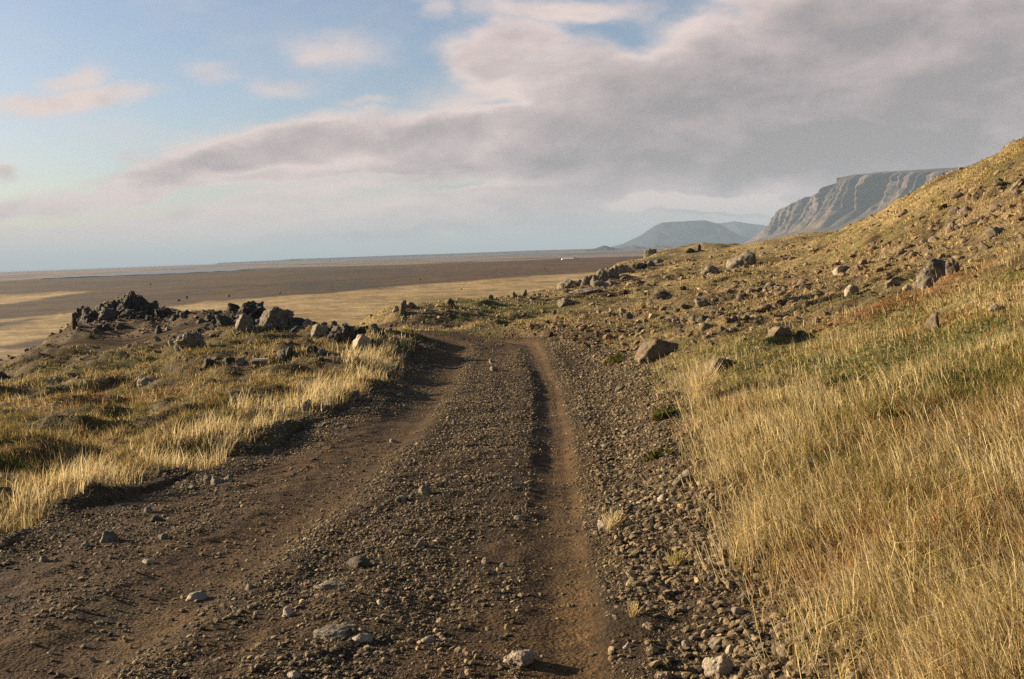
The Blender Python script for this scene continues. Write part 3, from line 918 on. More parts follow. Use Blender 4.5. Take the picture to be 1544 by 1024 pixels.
def rock_shape(seed, sub=3, planes=14, sharp=18, rough=0.07, freq=1.6, fine=0.03, facets=0):
    """broken stone: a ball cut by random planes, then weathered; half extents 1"""
    r = np.random.RandomState(seed)
    d, f = ico(sub)
    nrm = r.normal(size=(planes, 3))
    nrm /= np.linalg.norm(nrm, axis=1)[:, None]
    dist = r.uniform(0.62, 1.0, planes)
    if facets == 3:
        # a weathered boulder: long sunny slope to the west, broken face to the south-east
        fa = np.array([[-0.72, -0.30, 0.58], [0.50 + r.uniform(-.1, .1), -0.84, 0.06], [0.15, 0.2, 1.0]])
        nrm = np.concatenate([nrm, fa / np.linalg.norm(fa, axis=1)[:, None]])
        dist = np.concatenate([dist * 0.15 + 0.85, np.array([0.50, 0.42, 0.74])])
    elif facets:
        # a broken block: one face to the west, one to the east and south, a sloping roof
        fa = np.array([[-0.8 + r.uniform(-.2, .2), -0.45 + r.uniform(-.3, .3), 0.35 + r.uniform(-.2, .2)], [0.75 + r.uniform(-.2, .2), -0.6 + r.uniform(-.3, .2), 0.12 + r.uniform(-.15, .15)] if facets == 1 else [0.52 + r.uniform(-.1, .15), -0.8, 0.08 + r.uniform(-.1, .15)],
                       [r.uniform(-.35, .35), r.uniform(-.1, .5), 1.0]])
        nrm = np.concatenate([nrm, fa / np.linalg.norm(fa, axis=1)[:, None]])
        dist = np.concatenate([dist, np.array([0.56, 0.54 if facets == 1 else 0.40, 0.6]) + r.uniform(-.06, .06, 3)])
    k = np.maximum(d @ nrm.T, 1e-3) / dist
    rad = (k ** sharp).sum(1) ** (-1.0 / sharp)
    rad = np.minimum(rad, 1.35)
    v = d * rad[:, None]
    if sub >= 2:
        v = v * (1 + rough * fbm3(v * freq, 3, seed % 97) + fine * fbm3(v * freq * 5, 3, seed % 89))[:, None]
        st = perlin3(np.stack([v[:, 0] * 0.6, v[:, 1] * 0.6, v[:, 2] * 4.0], 1), seed % 83)     # worn layers
        v[:, :2] *= (1 + 0.05 * st)[:, None]
    lo, hi = v.min(0), v.max(0)
    return (v - (lo + hi) / 2) / ((hi - lo) / 2), f


def stone_material(name, dark, light, lichen, lichen_amt=0.4, scale=1.0, attr=False):
    m = bpy.data.materials.new(name)
    m.use_nodes = True
    nt = m.node_tree
    b = nt.nodes['Principled BSDF']
    b.inputs['Roughness'].default_value = 0.9
    b.inputs['Specular IOR Level'].default_value = 0.25
    pos = nd(nt, 'NewGeometry').outputs['Position']
    n1 = noise(nt, pos, 7.0 * scale, 7.0, 0.65).outputs[0]
    n2 = noise(nt, pos, 60.0 * scale, 5.0, 0.65).outputs[0]
    n3 = noise(nt, pos, 16.0 * scale, 4.0, 0.55, 0.6).outputs[0]
    oi = nd(nt, 'ObjectInfo').outputs['Random']
    c = mixc(nt, smooth(nt, mth(nt, 'ADD', mth(nt, 'MULTIPLY', n1, 0.65), mth(nt, 'MULTIPLY', n2, 0.35)), 0.34, 0.66), dark, light)
    c = mixc(nt, mth(nt, 'MULTIPLY', smooth(nt, n3, 0.52, 0.62), lichen_amt), c, lichen)
    k = nd(nt, 'MapRange', {0: oi, 1: 0.0, 2: 1.0, 3: 0.8, 4: 1.2}).outputs[0]
    kc = nd(nt, 'CombineXYZ', {0: k, 1: k, 2: k}).outputs[0]
    c = mixc(nt, 1.0, c, kc, 'MULTIPLY')
    if attr:
        c = mixc(nt, 1.0, c, nd(nt, 'Attribute', None, attribute_name='Col').outputs['Color'], 'MULTIPLY')
    nt.links.new(c, b.inputs['Base Color'])
    h = mth(nt, 'ADD', mth(nt, 'MULTIPLY', n1, 0.05), mth(nt, 'MULTIPLY', n2, 0.012))
    bp = nd(nt, 'Bump', {'Height': h, 'Strength': 0.7, 'Distance': 1.0})
    nt.links.new(bp.outputs[0], b.inputs['Normal'])
    return m


MATS = {
    'g': stone_material("grey_basalt", (0.075, 0.059, 0.040), (0.20, 0.160, 0.105), (0.29, 0.26, 0.17), 0.6),
    'p': stone_material("pale_stone", (0.18, 0.14, 0.095), (0.36, 0.29, 0.20), (0.40, 0.34, 0.23), 0.35),
    'd': stone_material("dark_lava", (0.028, 0.023, 0.017), (0.090, 0.073, 0.051), (0.15, 0.13, 0.085), 0.35),
    'b': stone_material("brown_scree_stone", (0.080, 0.058, 0.034), (0.185, 0.135, 0.082), (0.24, 0.195, 0.115), 0.3),
}
M_pebble = stone_material("pebbles", (0.65, 0.65, 0.65), (1.15, 1.12, 1.05), (1.3, 1.25, 1.1), 0.25, 3.0, attr=True)

_rockseed = [100]


def place_rock(px, py, w, h, kind, label, name='rock', cat='rock', group=None, lean=0.0, blocky=False, depth=None, crag=False, slope=False, taper=0.0):
    x, y, z = hit2(px, py)
    _rockseed[0] += 7
    sd_ = _rockseed[0]
    r = np.random.RandomState(sd_)
    W2 = max(w * y / F / 2, 0.012)
    dep_ = (CAM_H - z) / y                          # near stones are seen from above: part of their picture height is depth
    H2 = max(max(0.5 * h, h - 0.55 * w * dep_) * y / F, 0.010)
    D2 = W2 * (depth if depth else r.uniform(0.7, 1.0))
    sub = 5 if w > 45 and y < 40 else (4 if w > 20 else 3)
    if slope:
        v, f = rock_shape(sd_, max(sub, 4), 12, 11, 0.15, 2.2, 0.10, facets=3)
    elif crag:
        v, f = rock_shape(sd_, max(sub, 4), 16, 12, 0.34, 2.3, 0.13)
    elif kind == 'd':
        v, f = rock_shape(sd_, sub, 11, 18, 0.16, 2.0, 0.07, facets=2 if (w >= 24 and group == OUT) else 0)
    else:
        v, f = rock_shape(sd_, sub, 9 if blocky else 13, 20 if blocky else 13, 0.17, 2.1, 0.09, facets=2 if (w >= 24 and group == OUT) else 0)
    bury = 0.9                                     # share of the height over the ground that lies below it
    tot = H2 * (1 + bury) / 2
    v = v * np.array([W2, D2, tot])
    if taper:
        v[:, :2] *= (1 - taper * (v[:, 2] / tot + 0.2) / 1.2)[:, None].clip(0.1, 1.3)
    if lean:
        v[:, 0] += lean * (v[:, 2] + tot)
    a = r.uniform(-0.25, 0.25)
    ca, sa = math.cos(a), math.sin(a)
    v = np.stack([v[:, 0] * ca - v[:, 1] * sa, v[:, 0] * sa + v[:, 1] * ca, v[:, 2] + H2 - tot], 1)
    me = mesh_np(name, v, f, True)
    yc = y + D2 * 0.75
    xc = x * yc / y
    o = link(name, me, MATS[kind], loc=(xc, yc, z))
    return tag(o, label, cat, group)


OUT, RIDGE, HILL, TRK, EDGE = ('boulders and lava of the dark outcrop', 'upright stones of the far rock ridge', 'rocks set in the grassy hillside',
                               'single stones lying on the track', 'stones of the grassy road edge')
# px, py of the foot, width, height (photograph pixels), stone, label, extras
ROCK_LIST = [
    # dark outcrop west of the track
    (202, 474, 84, 36, 'd', "jagged dark lava crag forming the highest peak of the outcrop", OUT, dict(name='lava_crag', cat='lava outcrop', crag=True, taper=0.75)),
    (196, 446, 14, 9, 'd', "small dark knob of lava on the very top of the peak", OUT, {}),
    (186, 460, 22, 16, 'd', "dark lump of lava just below the summit knob on its sunny side", OUT, dict(crag=True)),
    (172, 474, 24, 22, 'd', "dark block on the sunny flank of the peaked crag", OUT, dict(crag=True)),
    (152, 470, 17, 12, 'd', "rounded lava stone capping the shoulder below the peak", OUT, {}),
    (136, 486, 36, 25, 'd', "broad dark lava lump at the low sunny end of the outcrop", OUT, dict(crag=True)),
    (113, 497, 10, 23, 'd', "narrow upright lava pillar standing at the end of the outcrop", OUT, dict(name='lava_pillar')),
    (226, 475, 32, 19, 'd', "shadowed dark shoulder of lava on the track side of the peak", OUT, dict(crag=True)),
    (250, 479, 30, 15, 'd', "low dark tail of lava running down from the peak", OUT, dict(crag=True)),
    (122, 480, 24, 20, 'd', "dark lump behind the upright pillar at the end of the outcrop", OUT, dict(crag=True)),
    (165, 482, 34, 20, 'd', "dark mass joining the end lump to the peaked crag", OUT, dict(crag=True)),
    (200, 480, 46, 16, 'd', "low broken lava skirt in front of the peaked crag", OUT, dict(crag=True)),
    (230, 466, 24, 12, 'd', "dark lump on the shadowed ridge running down from the summit knob", OUT, dict(crag=True)),
    (266, 482, 22, 9, 'd', "small dark lumps where the peak's tail meets the gap", OUT, dict(crag=True)),
    (322, 482, 28, 14, 'd', "dark lump linking the gap's knobbly stone to the black mass", OUT, dict(crag=True)),
    (430, 476, 30, 16, 'd', "black lump showing behind the largest boulder's shadowed face", OUT, dict(crag=True)),
    (500, 506, 26, 17, 'd', "dark lump filling the gap between grey rock and shadowed lump", OUT, dict(crag=True)),
    (545, 508, 26, 16, 'd', "dark lump behind the cream boulder", OUT, dict(crag=True)),
    (160, 499, 12, 10, 'd', "single dark stone on the bare slope under the pillar and peak", OUT, {}),
    (181, 497, 17, 10, 'd', "flat dark stone on the bare slope straight under the peak", OUT, {}),
    (240, 502, 12, 13, 'd', "upright dark stone halfway down the bare brown slope", OUT, {}),
    (253, 498, 6, 7, 'p', "tiny pale stone beside the upright dark stone on the bare slope", OUT, {}),
    (281, 478, 20, 11, 'd', "dark knobbly stone in the gap between the peak and the boulders", OUT, dict(crag=True)),
    (307, 487, 22, 9, 'd', "low dark stones at the foot of the knobbly mass beside the boulders", OUT, {}),
    (287, 525, 48, 27, 'g', "rounded grey lichened boulder alone below the saddle of the outcrop", OUT, dict(crag=True, depth=0.9)),
    (340, 495, 30, 22, 'd', "dark cracked lump against the end of the knobbly lava mass", OUT, dict(crag=True)),
    (374, 483, 76, 31, 'd', "knobbly black lava mass behind the two big boulders", OUT, dict(name='lava_crag', cat='lava outcrop', crag=True)),
    (352, 470, 26, 13, 'd', "dark knob on the sunny end of the black lava mass", OUT, dict(crag=True)),
    (394, 464, 24, 13, 'd', "dark knob on top of the black lava mass next to the largest boulder", OUT, dict(crag=True)),
    (367, 500, 32, 28, 'g', "smaller pale smooth boulder beside the largest one", OUT, dict(name='boulder', cat='boulder', slope=True)),
    (414, 497, 62, 37, 'g', "largest boulder, pale sunlit side and black shadowed face", OUT, dict(name='boulder', cat='boulder', slope=True)),
    (464, 485, 40, 17, 'd', "dark slab tilted to a point beside the largest boulder", OUT, dict(name='rock_slab', cat='rock', blocky=True, lean=-0.9)),
    (464, 491, 15, 12, 'p', "small rounded pale stone under the tilted dark slab", OUT, {}),
    (448, 500, 18, 10, 'd', "low dark stone at the foot of the tilted slab", OUT, {}),
    (480, 512, 34, 25, 'g', "sunlit grey rock against the dark lava lump near the track", OUT, dict(slope=True)),
    (520, 516, 50, 29, 'd', "big shadowed lava lump between the grey rock and the pale boulder", OUT, dict(name='lava_crag', cat='lava outcrop', crag=True)),
    (566, 508, 38, 21, 'd', "last dark lava lump of the row, beside the track", OUT, dict(crag=True)),
    (586, 506, 12, 12, 'g', "little rock at the very end of the lava row by the track", OUT, {}),
    (543, 529, 36, 26, 'p', "pale cream boulder with one flat sunlit face near the track", OUT, dict(name='boulder', cat='boulder', slope=True)),
    (562, 526, 14, 16, 'd', "broken dark stone leaning against the cream boulder", OUT, {}),
    (318, 556, 26, 15, 'd', "dark stone with a deep shadow low in the grass under the boulders", OUT, {}),
    (345, 548, 24, 10, 'd', "long low dark stone in the grass under the pale boulders", OUT, {}),
    (432, 540, 30, 12, 'd', "flat dark stones in the turf in front of the shadowed lava lump", OUT, {}),
    (470, 532, 26, 12, 'd', "low dark rock in the turf in front of the grey rock", OUT, {}),
    (218, 582, 22, 14, 'p', "pale stone half sunk in the tussocks below the bare slope", OUT, {}),
    (4, 572, 16, 12, 'd', "dark rock on the skyline of the slope by the picture's edge", OUT, {}),
    (6, 752, 26, 22, 'd', "dark stone in the pale grass fringe nearest the camera", EDGE, {}),
    (462, 620, 18, 19, 'g', "grey rounded stone standing in the grass fringe above the track", EDGE, {}),
    (535, 599, 20, 11, 'g', "low brown stone in the pale fringe nearer the bend", EDGE, {}),
    # bank beyond the track
    (603, 478, 11, 24, 'g', "thin upright stone on the skyline of the bank beyond the track", 'rocks of the bank beyond the track', dict(lean=0.15)),
    (597, 472, 12, 10, 'g', "squat stone touching the thin upright stone on the bank", 'rocks of the bank beyond the track', {}),
    (619, 465, 21, 10, 'g', "flat topped stone behind the thin upright stone on the bank", 'rocks of the bank beyond the track', {}),
    (610, 483, 12, 8, 'g', "small stone under the thin upright stone on the bank", 'rocks of the bank beyond the track', {}),
    (679, 460, 20, 11, 'd', "dark wedge shaped rock on the bank's skyline", 'rocks of the bank beyond the track', {}),
    (740, 452, 9, 8, 'g', "small skyline stone between the dark wedge and the pair of stones", 'rocks of the bank beyond the track', {}),
    (776, 450, 9, 11, 'g', "upright one of the pair of stones on the bank's skyline", 'rocks of the bank beyond the track', {}),
    (790, 447, 10, 10, 'g', "squarer one of the pair of stones on the bank's skyline", 'rocks of the bank beyond the track', {}),
    # ridge of stones on the skyline
    (861, 435, 46, 14, 'g', "broad grey block at the low end of the stone ridge", RIDGE, {}),
    (859, 442, 22, 7, 'g', "small block tucked under the broad block of the ridge", RIDGE, {}),
    (880, 443, 59, 9, 'g', "long flat slab lying under the upright stones of the ridge", RIDGE, {}),
    (858, 460, 34, 12, 'g', "grey slab leaning on the slope below the ridge's low end", RIDGE, {}),
    (884, 431, 17, 15, 'g', "first slim upright stone beside the broad block of the ridge", RIDGE, {}),
    (895, 431, 21, 17, 'g', "second slim upright stone of the ridge, counted from its broad block", RIDGE, {}),
    (907, 426, 22, 21, 'g', "tallest stone in the middle of the ridge", RIDGE, {}),
    (921, 420, 25, 17, 'g', "thick upright stone uphill of the ridge's tallest", RIDGE, {}),
    (936, 413, 26, 15, 'g', "leaning stone at the upper end of the ridge's upright row", RIDGE, dict(lean=0.3)),
    (920, 432, 34, 9, 'g', "flat stone lying in front of the upright row of the ridge", RIDGE, {}),
    (870, 431, 21, 10, 'g', "stone between the broad block and the first slim one of the ridge", RIDGE, {}),
    (901, 433, 18, 9, 'g', "stump of stone in front of the two slim ones of the ridge", RIDGE, {}),
    (914, 417, 18, 14, 'g', "slim stone close behind the tallest of the ridge", RIDGE, {}),
    (929, 414, 16, 15, 'g', "narrow stone between the thick and the leaning ones of the ridge", RIDGE, {}),
    (944, 421, 25, 7, 'g', "low flat stone beneath the leaning one of the ridge", RIDGE, {}),
    (888, 421, 18, 9, 'g', "small stone on the skyline behind the slim ones of the ridge", RIDGE, {}),
    (948, 411, 22, 9, 'g', "low stone closing the upper end of the upright row", RIDGE, {}),
    (962, 406, 28, 9, 'd', "dark low stone uphill of the upright row", RIDGE, {}),
    (979, 401, 16, 8, 'g', "small pale topped stone uphill of the dark low stone", RIDGE, {}),
    (991, 397, 22, 7, 'g', "flat stone at the upper tip of the ridge", RIDGE, {}),
    (980, 386, 21, 11, 'g', "block shaped boulder alone on the skyline above the ridge", HILL, dict(name='boulder', cat='boulder', blocky=True)),
    (1040, 382, 15, 8, 'd', "low dark boulder on the skyline beside the pointed stone", HILL, {}),
    (1053, 379, 8, 10, 'd', "small black pointed stone standing on the skyline", HILL, {}),
    (1070, 414, 28, 15, 'g', "broken grey rock on the slope beneath the pointed skyline stone", HILL, {}),
    (1117, 403, 44, 24, 'g', "big sloping boulder with a dark shadow side high on the shoulder", HILL, dict(name='boulder', cat='boulder')),
    (1150, 386, 12, 6, 'g', "small stone on the skyline beyond the sloping boulder", HILL, {}),
    (1000, 451, 36, 13, 'd', "dark flat rock alone in the grass below the ridge", HILL, {}),
    (1059, 464, 24, 15, 'g', "fist shaped rock at the edge of the lower scree", HILL, {}),
    (1060, 486, 20, 12, 'd', "dark stone just below the fist shaped rock", HILL, {}),
    (1062, 499, 18, 12, 'b', "brown stone just below the dark stone in the lower scree", HILL, {}),
    (949, 482, 20, 11, 'd', "dark stone in the bare patch beside the bend of the track", HILL, {}),
    (966, 500, 12, 8, 'd', "small dark stone between the bend and the big roadside boulder", HILL, {}),
    (835, 475, 9, 8, 'd', "small dark stone alone in the grass past the track's end", HILL, {}),
    (990, 543, 68, 36, 'b', "big roadside boulder with tall grass stems before its black face", HILL, dict(name='boulder', cat='boulder', slope=True)),
    (1086, 561, 54, 24, 'b', "low ridged grey rock in the grass beside the big roadside boulder", HILL, dict(slope=True)),
    (1178, 510, 46, 20, 'b', "mossy humped rock with a black crack beside it", HILL, dict(slope=True)),
    (1210, 514, 22, 14, 'd', "dark broken stone in the hollow beside the mossy humped rock", HILL, {}),
    (1268, 414, 26, 14, 'p', "smooth pale stone between the two screes", HILL, {}),
    (1410, 426, 66, 38, 'g', "large rough grey boulder standing out of the upper slope", HILL, dict(name='boulder', cat='boulder')),
    (1436, 412, 24, 22, 'b', "brown stone leaning on the large rough boulder", HILL, {}),
    (1283, 446, 22, 18, 'p', "pale pointed stone above the rust red heath", HILL, {}),
    (1345, 432, 24, 12, 'g', "grey stone sunk in the red heath in front of the large rough boulder", HILL, {}),
    (1368, 438, 16, 10, 'p', "small pale stone at the edge of the red heath", HILL, {}),
    (1405, 498, 24, 28, 'b', "brown stone half hidden in green heath below the large rough boulder", HILL, {}),
    (1500, 471, 20, 12, 'p', "pale little stone in the green heath high on the near slope", HILL, {}),
    (1455, 328, 34, 16, 'b', "broad brown rock in the middle of the upper scree", HILL, {}),
    (1473, 303, 18, 14, 'b', "dark sided rock near the top of the upper scree", HILL, {}),
    (1437, 350, 22, 14, 'b', "tilted brown rock below the broad rock of the upper scree", HILL, {}),
    (1535, 284, 26, 16, 'g', "grey rock at the top end of the upper scree", HILL, {}),
    (1500, 358, 34, 16, 'g', "long grey rock at the lower edge of the upper scree", HILL, {}),
    (1360, 326, 18, 10, 'b', "small rock on the turf edge over the upper scree", HILL, {}),
    (1409, 745, 34, 20, 'g', "grey rock half sunk in the dry grass of the near slope", HILL, {}),
    (1436, 888, 52, 36, 'g', "grey stone spotted with white lichen deep in the near grass", HILL, {}),
    (1100, 545, 12, 8, 'p', "small pale stone above the low ridged rock", HILL, {}),
    # grassy road edge, near side
    (1029, 731, 42, 26, 'g', "two sided grey stone at the foot of the tall dry grass", EDGE, dict(blocky=True)),
    (1001, 757, 20, 15, 'p', "pale stone in the gravel just below the two sided grey stone", EDGE, {}),
    (1017, 760, 15, 11, 'd', "dark stone touching the pale one below the two sided stone", EDGE, {}),
    (1040, 770, 16, 12, 'g', "grey stone in the dry litter under the two sided stone", EDGE, {}),
    (914, 797, 28, 13, 'p', "flat pale stone with a dry weed beside the wheel rut", EDGE, {}),
    (1082, 1022, 48, 44, 'p', "big tan stone at the bottom of the picture under the grass", EDGE, dict(blocky=True)),
    (1081, 975, 32, 18, 'g', "grey stone just above the big tan stone", EDGE, {}),
    (1101, 986, 16, 17, 'p', "small upright pale stone beside the grey stone over the tan one", EDGE, {}),
    (946, 979, 16, 13, 'p', "pale pebble with a long shadow in the dark gravel", EDGE, {}),
    (1035, 977, 14, 14, 'p', "round pale pebble in the dark gravel near the tan stone", EDGE, {}),
    (1064, 960, 20, 15, 'p', "tan stone above the grey one in the near gravel", EDGE, {}),
    (1187, 990, 30, 20, 'g', "pale faced stone in the dry litter at the foot of the near grass", EDGE, {}),
    (1000, 1026, 22, 14, 'p', "pale stone cut by the lower border of the picture", EDGE, {}),
    (1113, 928, 22, 14, 'g', "grey stone where the gravel meets the grass litter", EDGE, {}),
    (980, 877, 19, 11, 'g', "grey stone in the middle of the near dark gravel strip", EDGE, {}),
    (1005, 690, 20, 9, 'p', "pale flat stone with green leaves beside it at the grass edge", EDGE, {}),
    (945, 655, 16, 9, 'g', "grey stone by the track below the green patch", EDGE, {}),
    (935, 590, 18, 10, 'g', "grey stone at the lower edge of the bright green patch", EDGE, {}),
    # stones on and beside the track
    (165, 818, 26, 20, 'g', "square grey stone at the gravel edge under the grass fringe", TRK, dict(blocky=True)),
    (297, 906, 34, 18, 'p', "smooth pale humped stone in the wheel rut, with its shadow", TRK, {}),
    (248, 814, 20, 11, 'g', "small grey stone uptrack of the square one", TRK, {}),
    (224, 774, 16, 12, 'g', "narrow pointed stone at the gravel edge", TRK, {}),
    (328, 731, 22, 15, 'g', "larger pale pointed stone in the pile at the gravel edge", TRK, {}),
    (313, 727, 14, 12, 'g', "grey stone beside the larger pale pointed one in the pile", TRK, {}),
    (343, 727, 16, 12, 'g', "grey stone on the uptrack side of the pale pointed one", TRK, {}),
    (236, 786, 20, 10, 'd', "dark flat stone below the narrow pointed stone", TRK, {}),
    (419, 687, 13, 10, 'g', "small stone standing at the gravel edge uptrack of the pile", TRK, {}),
    (223, 851, 20, 9, 'p', "flat pale flake beside the rut uptrack of the humped stone", TRK, {}),
    (129, 825, 15, 11, 'g', "grey stone downtrack of the square stone", TRK, {}),
    (66, 848, 14, 12, 'g', "grey stone at the gravel edge nearest the camera", TRK, {}),
    (435, 931, 20, 17, 'p', "pale stone standing on the middle of the track with a long shadow", TRK, {}),
    (444, 1026, 22, 14, 'p', "pale stone at the lower border between the ruts", TRK, {}),
    (150, 943, 20, 7, 'g', "thin flake of stone in the near wheel rut", TRK, {}),
    (75, 988, 12, 7, 'p', "small pale flake in the near corner of the track", TRK, {}),
    (91, 1022, 15, 10, 'g', "small round stone low in the near corner of the track", TRK, {}),
    (377, 889, 15, 9, 'g', "grey stone uptrack of the humped pale stone", TRK, {}),
    (541, 857, 44, 21, 'd', "dark brown humped stone in the middle of the track", TRK, {}),
    (500, 888, 48, 12, 'g', "flat grey stone sunk level before the dark humped one", TRK, {}),
    (507, 966, 70, 24, 'g', "broad flat blue grey slab sunk in the middle of the track", TRK, {}),
    (547, 969, 33, 19, 'p', "pale stone against the shadowed side of the sunk slab", TRK, {}),
    (646, 969, 24, 13, 'p', "flat pale stone between the sunk slab and the rut", TRK, {}),
    (782, 1005, 54, 30, 'p', "largest pale knobbly stone at the lower border by the rut", TRK, {}),
    (633, 826, 17, 15, 'p', "pale pointed pebble with a thin long shadow on the track", TRK, {}),
    (684, 642, 14, 11, 'g', "dark sided stone far up the middle of the track", TRK, {}),
    (640, 745, 22, 15, 'g', "grey stone halfway up the middle of the track", TRK, {}),
    (607, 755, 15, 9, 'p', "pale stone downtrack of the grey one halfway up", TRK, {}),
    (732, 851, 12, 11, 'p', "pale pebble near the shadowed bank of the rut", TRK, {}),
    (759, 856, 11, 9, 'g', "greyer pebble at the rut's bank beside the paler one", TRK, {}),
    (781, 784, 14, 9, 'p', "flat pale pebble above the rut's shadowed bank", TRK, {}),
    (574, 914, 12, 12, 'p', "white pebble between the dark humped stone and the slab", TRK, {}),
    (745, 757, 10, 7, 'p', "small pale pebble uptrack of the flat one by the rut", TRK, {}),
    (601, 757, 11, 8, 'g', "small grey pebble halfway up beside the pale stone", TRK, {}),
    (594, 668, 14, 7, 'p', "pale sliver of stone on the ridge beside the far wheel rut", TRK, {}),
    (745, 560, 14, 9, 'g', "grey stone near the top of the track before the rise", TRK, {}),
    (742, 548, 10, 7, 'g', "smallest grey stone close to the top of the rise", TRK, {}),
    # boulders far out on the heath of the plain
    (345, 447, 8, 6, 'g', "lone round boulder far out at the edge of the tan meadow", 'boulders far out on the plain', {}),
    (422, 443, 6, 4, 'd', "small dark boulder far out beside the meadow's edge", 'boulders far out on the plain', {}),
    (227, 429, 7, 3.5, 'g', "flat pale boulder far out on the dark heath", 'boulders far out on the plain', {}),
    (289, 433, 5, 4, 'g', "tiny pale boulder far out in the middle of the heath", 'boulders far out on the plain', {}),
    (270, 454, 9, 4, 'd', "dark rock near the meadow's edge behind the lava peak", 'boulders far out on the plain', {}),
    (282, 450, 5, 6, 'd', "dark upright rock near the meadow's edge behind the lava peak", 'boulders far out on the plain', {}),
    (633, 423, 8, 4, 'd', "dark rock in the shallow dip of the brown heath", 'boulders far out on the plain', {}),
    (822, 407, 4, 4, 'd', "tiny dark rock on the reddish heath", 'boulders far out on the plain', {}),
    (696, 437, 4, 3, 'd', "dark speck of rock on the tan meadow", 'boulders far out on the plain', {}),
]
for _row in ROCK_LIST:
    _px, _py, _w, _h, _k, _lab, _grp, _ex = _row
    if _grp.startswith('boulders far'):
        u_, d_ = band_dist(_px, _py)
        W_ = _w * 0.55 * d_ / F / 2
        H_ = _h * 0.55 * d_ / F
        v_, f_ = rock_shape(3000 + int(_px), 3, 12, 16, 0.12, 2.0, 0.05)
        me = mesh_np('boulder', v_ * np.array([W_, W_ * 0.8, H_ * 0.75]) + np.array([0, 0, H_ * 0.4]), f_, False)
        tag(link('boulder', me, MATS[_k], loc=(u_ * d_, d_, PLAIN_Z)), _lab, 'boulder', _grp)
    else:
        place_rock(_px, _py, _w, _h, _k, _lab, group=_grp, **_ex)


# ------------------------------------------------------------------ stones by the hundred (copies of a few shapes)
_tmpl = [mesh_np("stone", rock_shape(900 + k, 2, 10, 22, 0.10, 1.6, 0.05)[0], ico(2)[1], False) for k in range(10)]
for k, t_ in enumerate(_tmpl):
    t_.materials.append(MATS['b' if k < 6 else 'g'])
STONE_AREAS = [
    (70, [(985, 490), (1060, 440), (1150, 410), (1230, 430), (1160, 480), (1060, 520)], 8, 20, 'stones of the scree low on the hillside',
     "angular brown stone lying in the scree low on the hillside", 0),
    (70, [(1250, 400), (1400, 310), (1544, 240), (1544, 360), (1420, 400), (1300, 430)], 8, 24, 'stones of the scree high on the slope',
     "angular brown stone lying in the scree high on the grassy slope", 0),
    (30, [(860, 525), (960, 480), (980, 520), (920, 570), (890, 545)], 6, 12, 'stones spilling down to the far bend of the track',
     "small brown stone spilled beside the track near its bend", 0),
    (22, [(900, 640), (960, 640), (1040, 760), (1120, 880), (1150, 1000), (980, 1000), (930, 800)], 9, 18, 'loose stones of the grassy road edge',
     "loose grey stone lying among the gravel below the tall dry grass", 6),
    (24, [(250, 500), (330, 480), (470, 500), (560, 520), (480, 560), (330, 560), (200, 540)], 5, 12, 'stones around the dark outcrop',
     "small dark stone lying in the grass around the boulder outcrop", 6),
    (20, [(590, 492), (700, 462), (830, 445), (860, 445), (800, 462), (640, 485)], 5, 10, 'stones of the low bank beyond the track',
     "small stone on the low earth bank beyond the end of the track", 0),
    (22, [(20, 830), (200, 745), (420, 665), (600, 590), (610, 600), (440, 690), (220, 790), (60, 870)], 7, 14, 'loose stones of the gravel edge under the fringe of grass',
     "loose grey stone on the gravel edge beneath the pale grass fringe", 6),
]


def in_poly(px, py, poly):
    c = False
    for k in range(len(poly)):
        (ax, ay), (bx_, by_) = poly[k], poly[(k + 1) % len(poly)]
        if (ay > py) != (by_ > py) and px < (bx_ - ax) * (py - ay) / (by_ - ay) + ax:
            c = not c
    return c


rs = random.Random(11)
for cnt, poly, s0, s1, grp, lab, t0 in STONE_AREAS:
    xs, ys = [p[0] for p in poly], [p[1] for p in poly]
    n = 0
    while n < cnt:
        px, py = rs.uniform(min(xs), max(xs)), rs.uniform(min(ys), max(ys))
        if not in_poly(px, py, poly):
            continue
        x, y, z = hit2(px, py)
        o = bpy.data.objects.new("stone", _tmpl[t0 + rs.randrange(10 - t0 if t0 else 6)])
        COL.objects.link(o)
        w = (s0 + (s1 - s0) * rs.random() ** 2) * y / F / 2
        o.scale = (w, w * rs.uniform(0.7, 1.1), w * rs.uniform(0.45, 0.8))
        o.rotation_euler = (rs.uniform(-0.3, 0.3), rs.uniform(-0.3, 0.3), rs.uniform(0, 6.28))
        o.location = (x, y, z + o.scale[2] * 0.15)
        tag(o, lab, "stone", grp)
        n += 1

# ------------------------------------------------------------------ gravel, grit and scree too many to count
_pv = []
for k in range(6):
    v_, f_ = rock_shape(700 + k, 1, 9, 20)
    _pv.append((v_, f_, *rock_shape(760 + k, 1, 9, 20)))
_small = []
for k in range(6):
    d0, f0 = ico(1)
    r_ = np.random.RandomState(800 + k)
    bm = bmesh.new()
    bmesh.ops.create_icosphere(bm, subdivisions=1, radius=1.0)
    v0 = np.array([p.co[:] for p in bm.verts]) * r_.uniform(0.65, 1.15, (len(bm.verts), 1))
    f0 = np.array([[p.index for p in fc.verts] for fc in bm.faces])
    bm.free()
    _small.append((v0, f0))


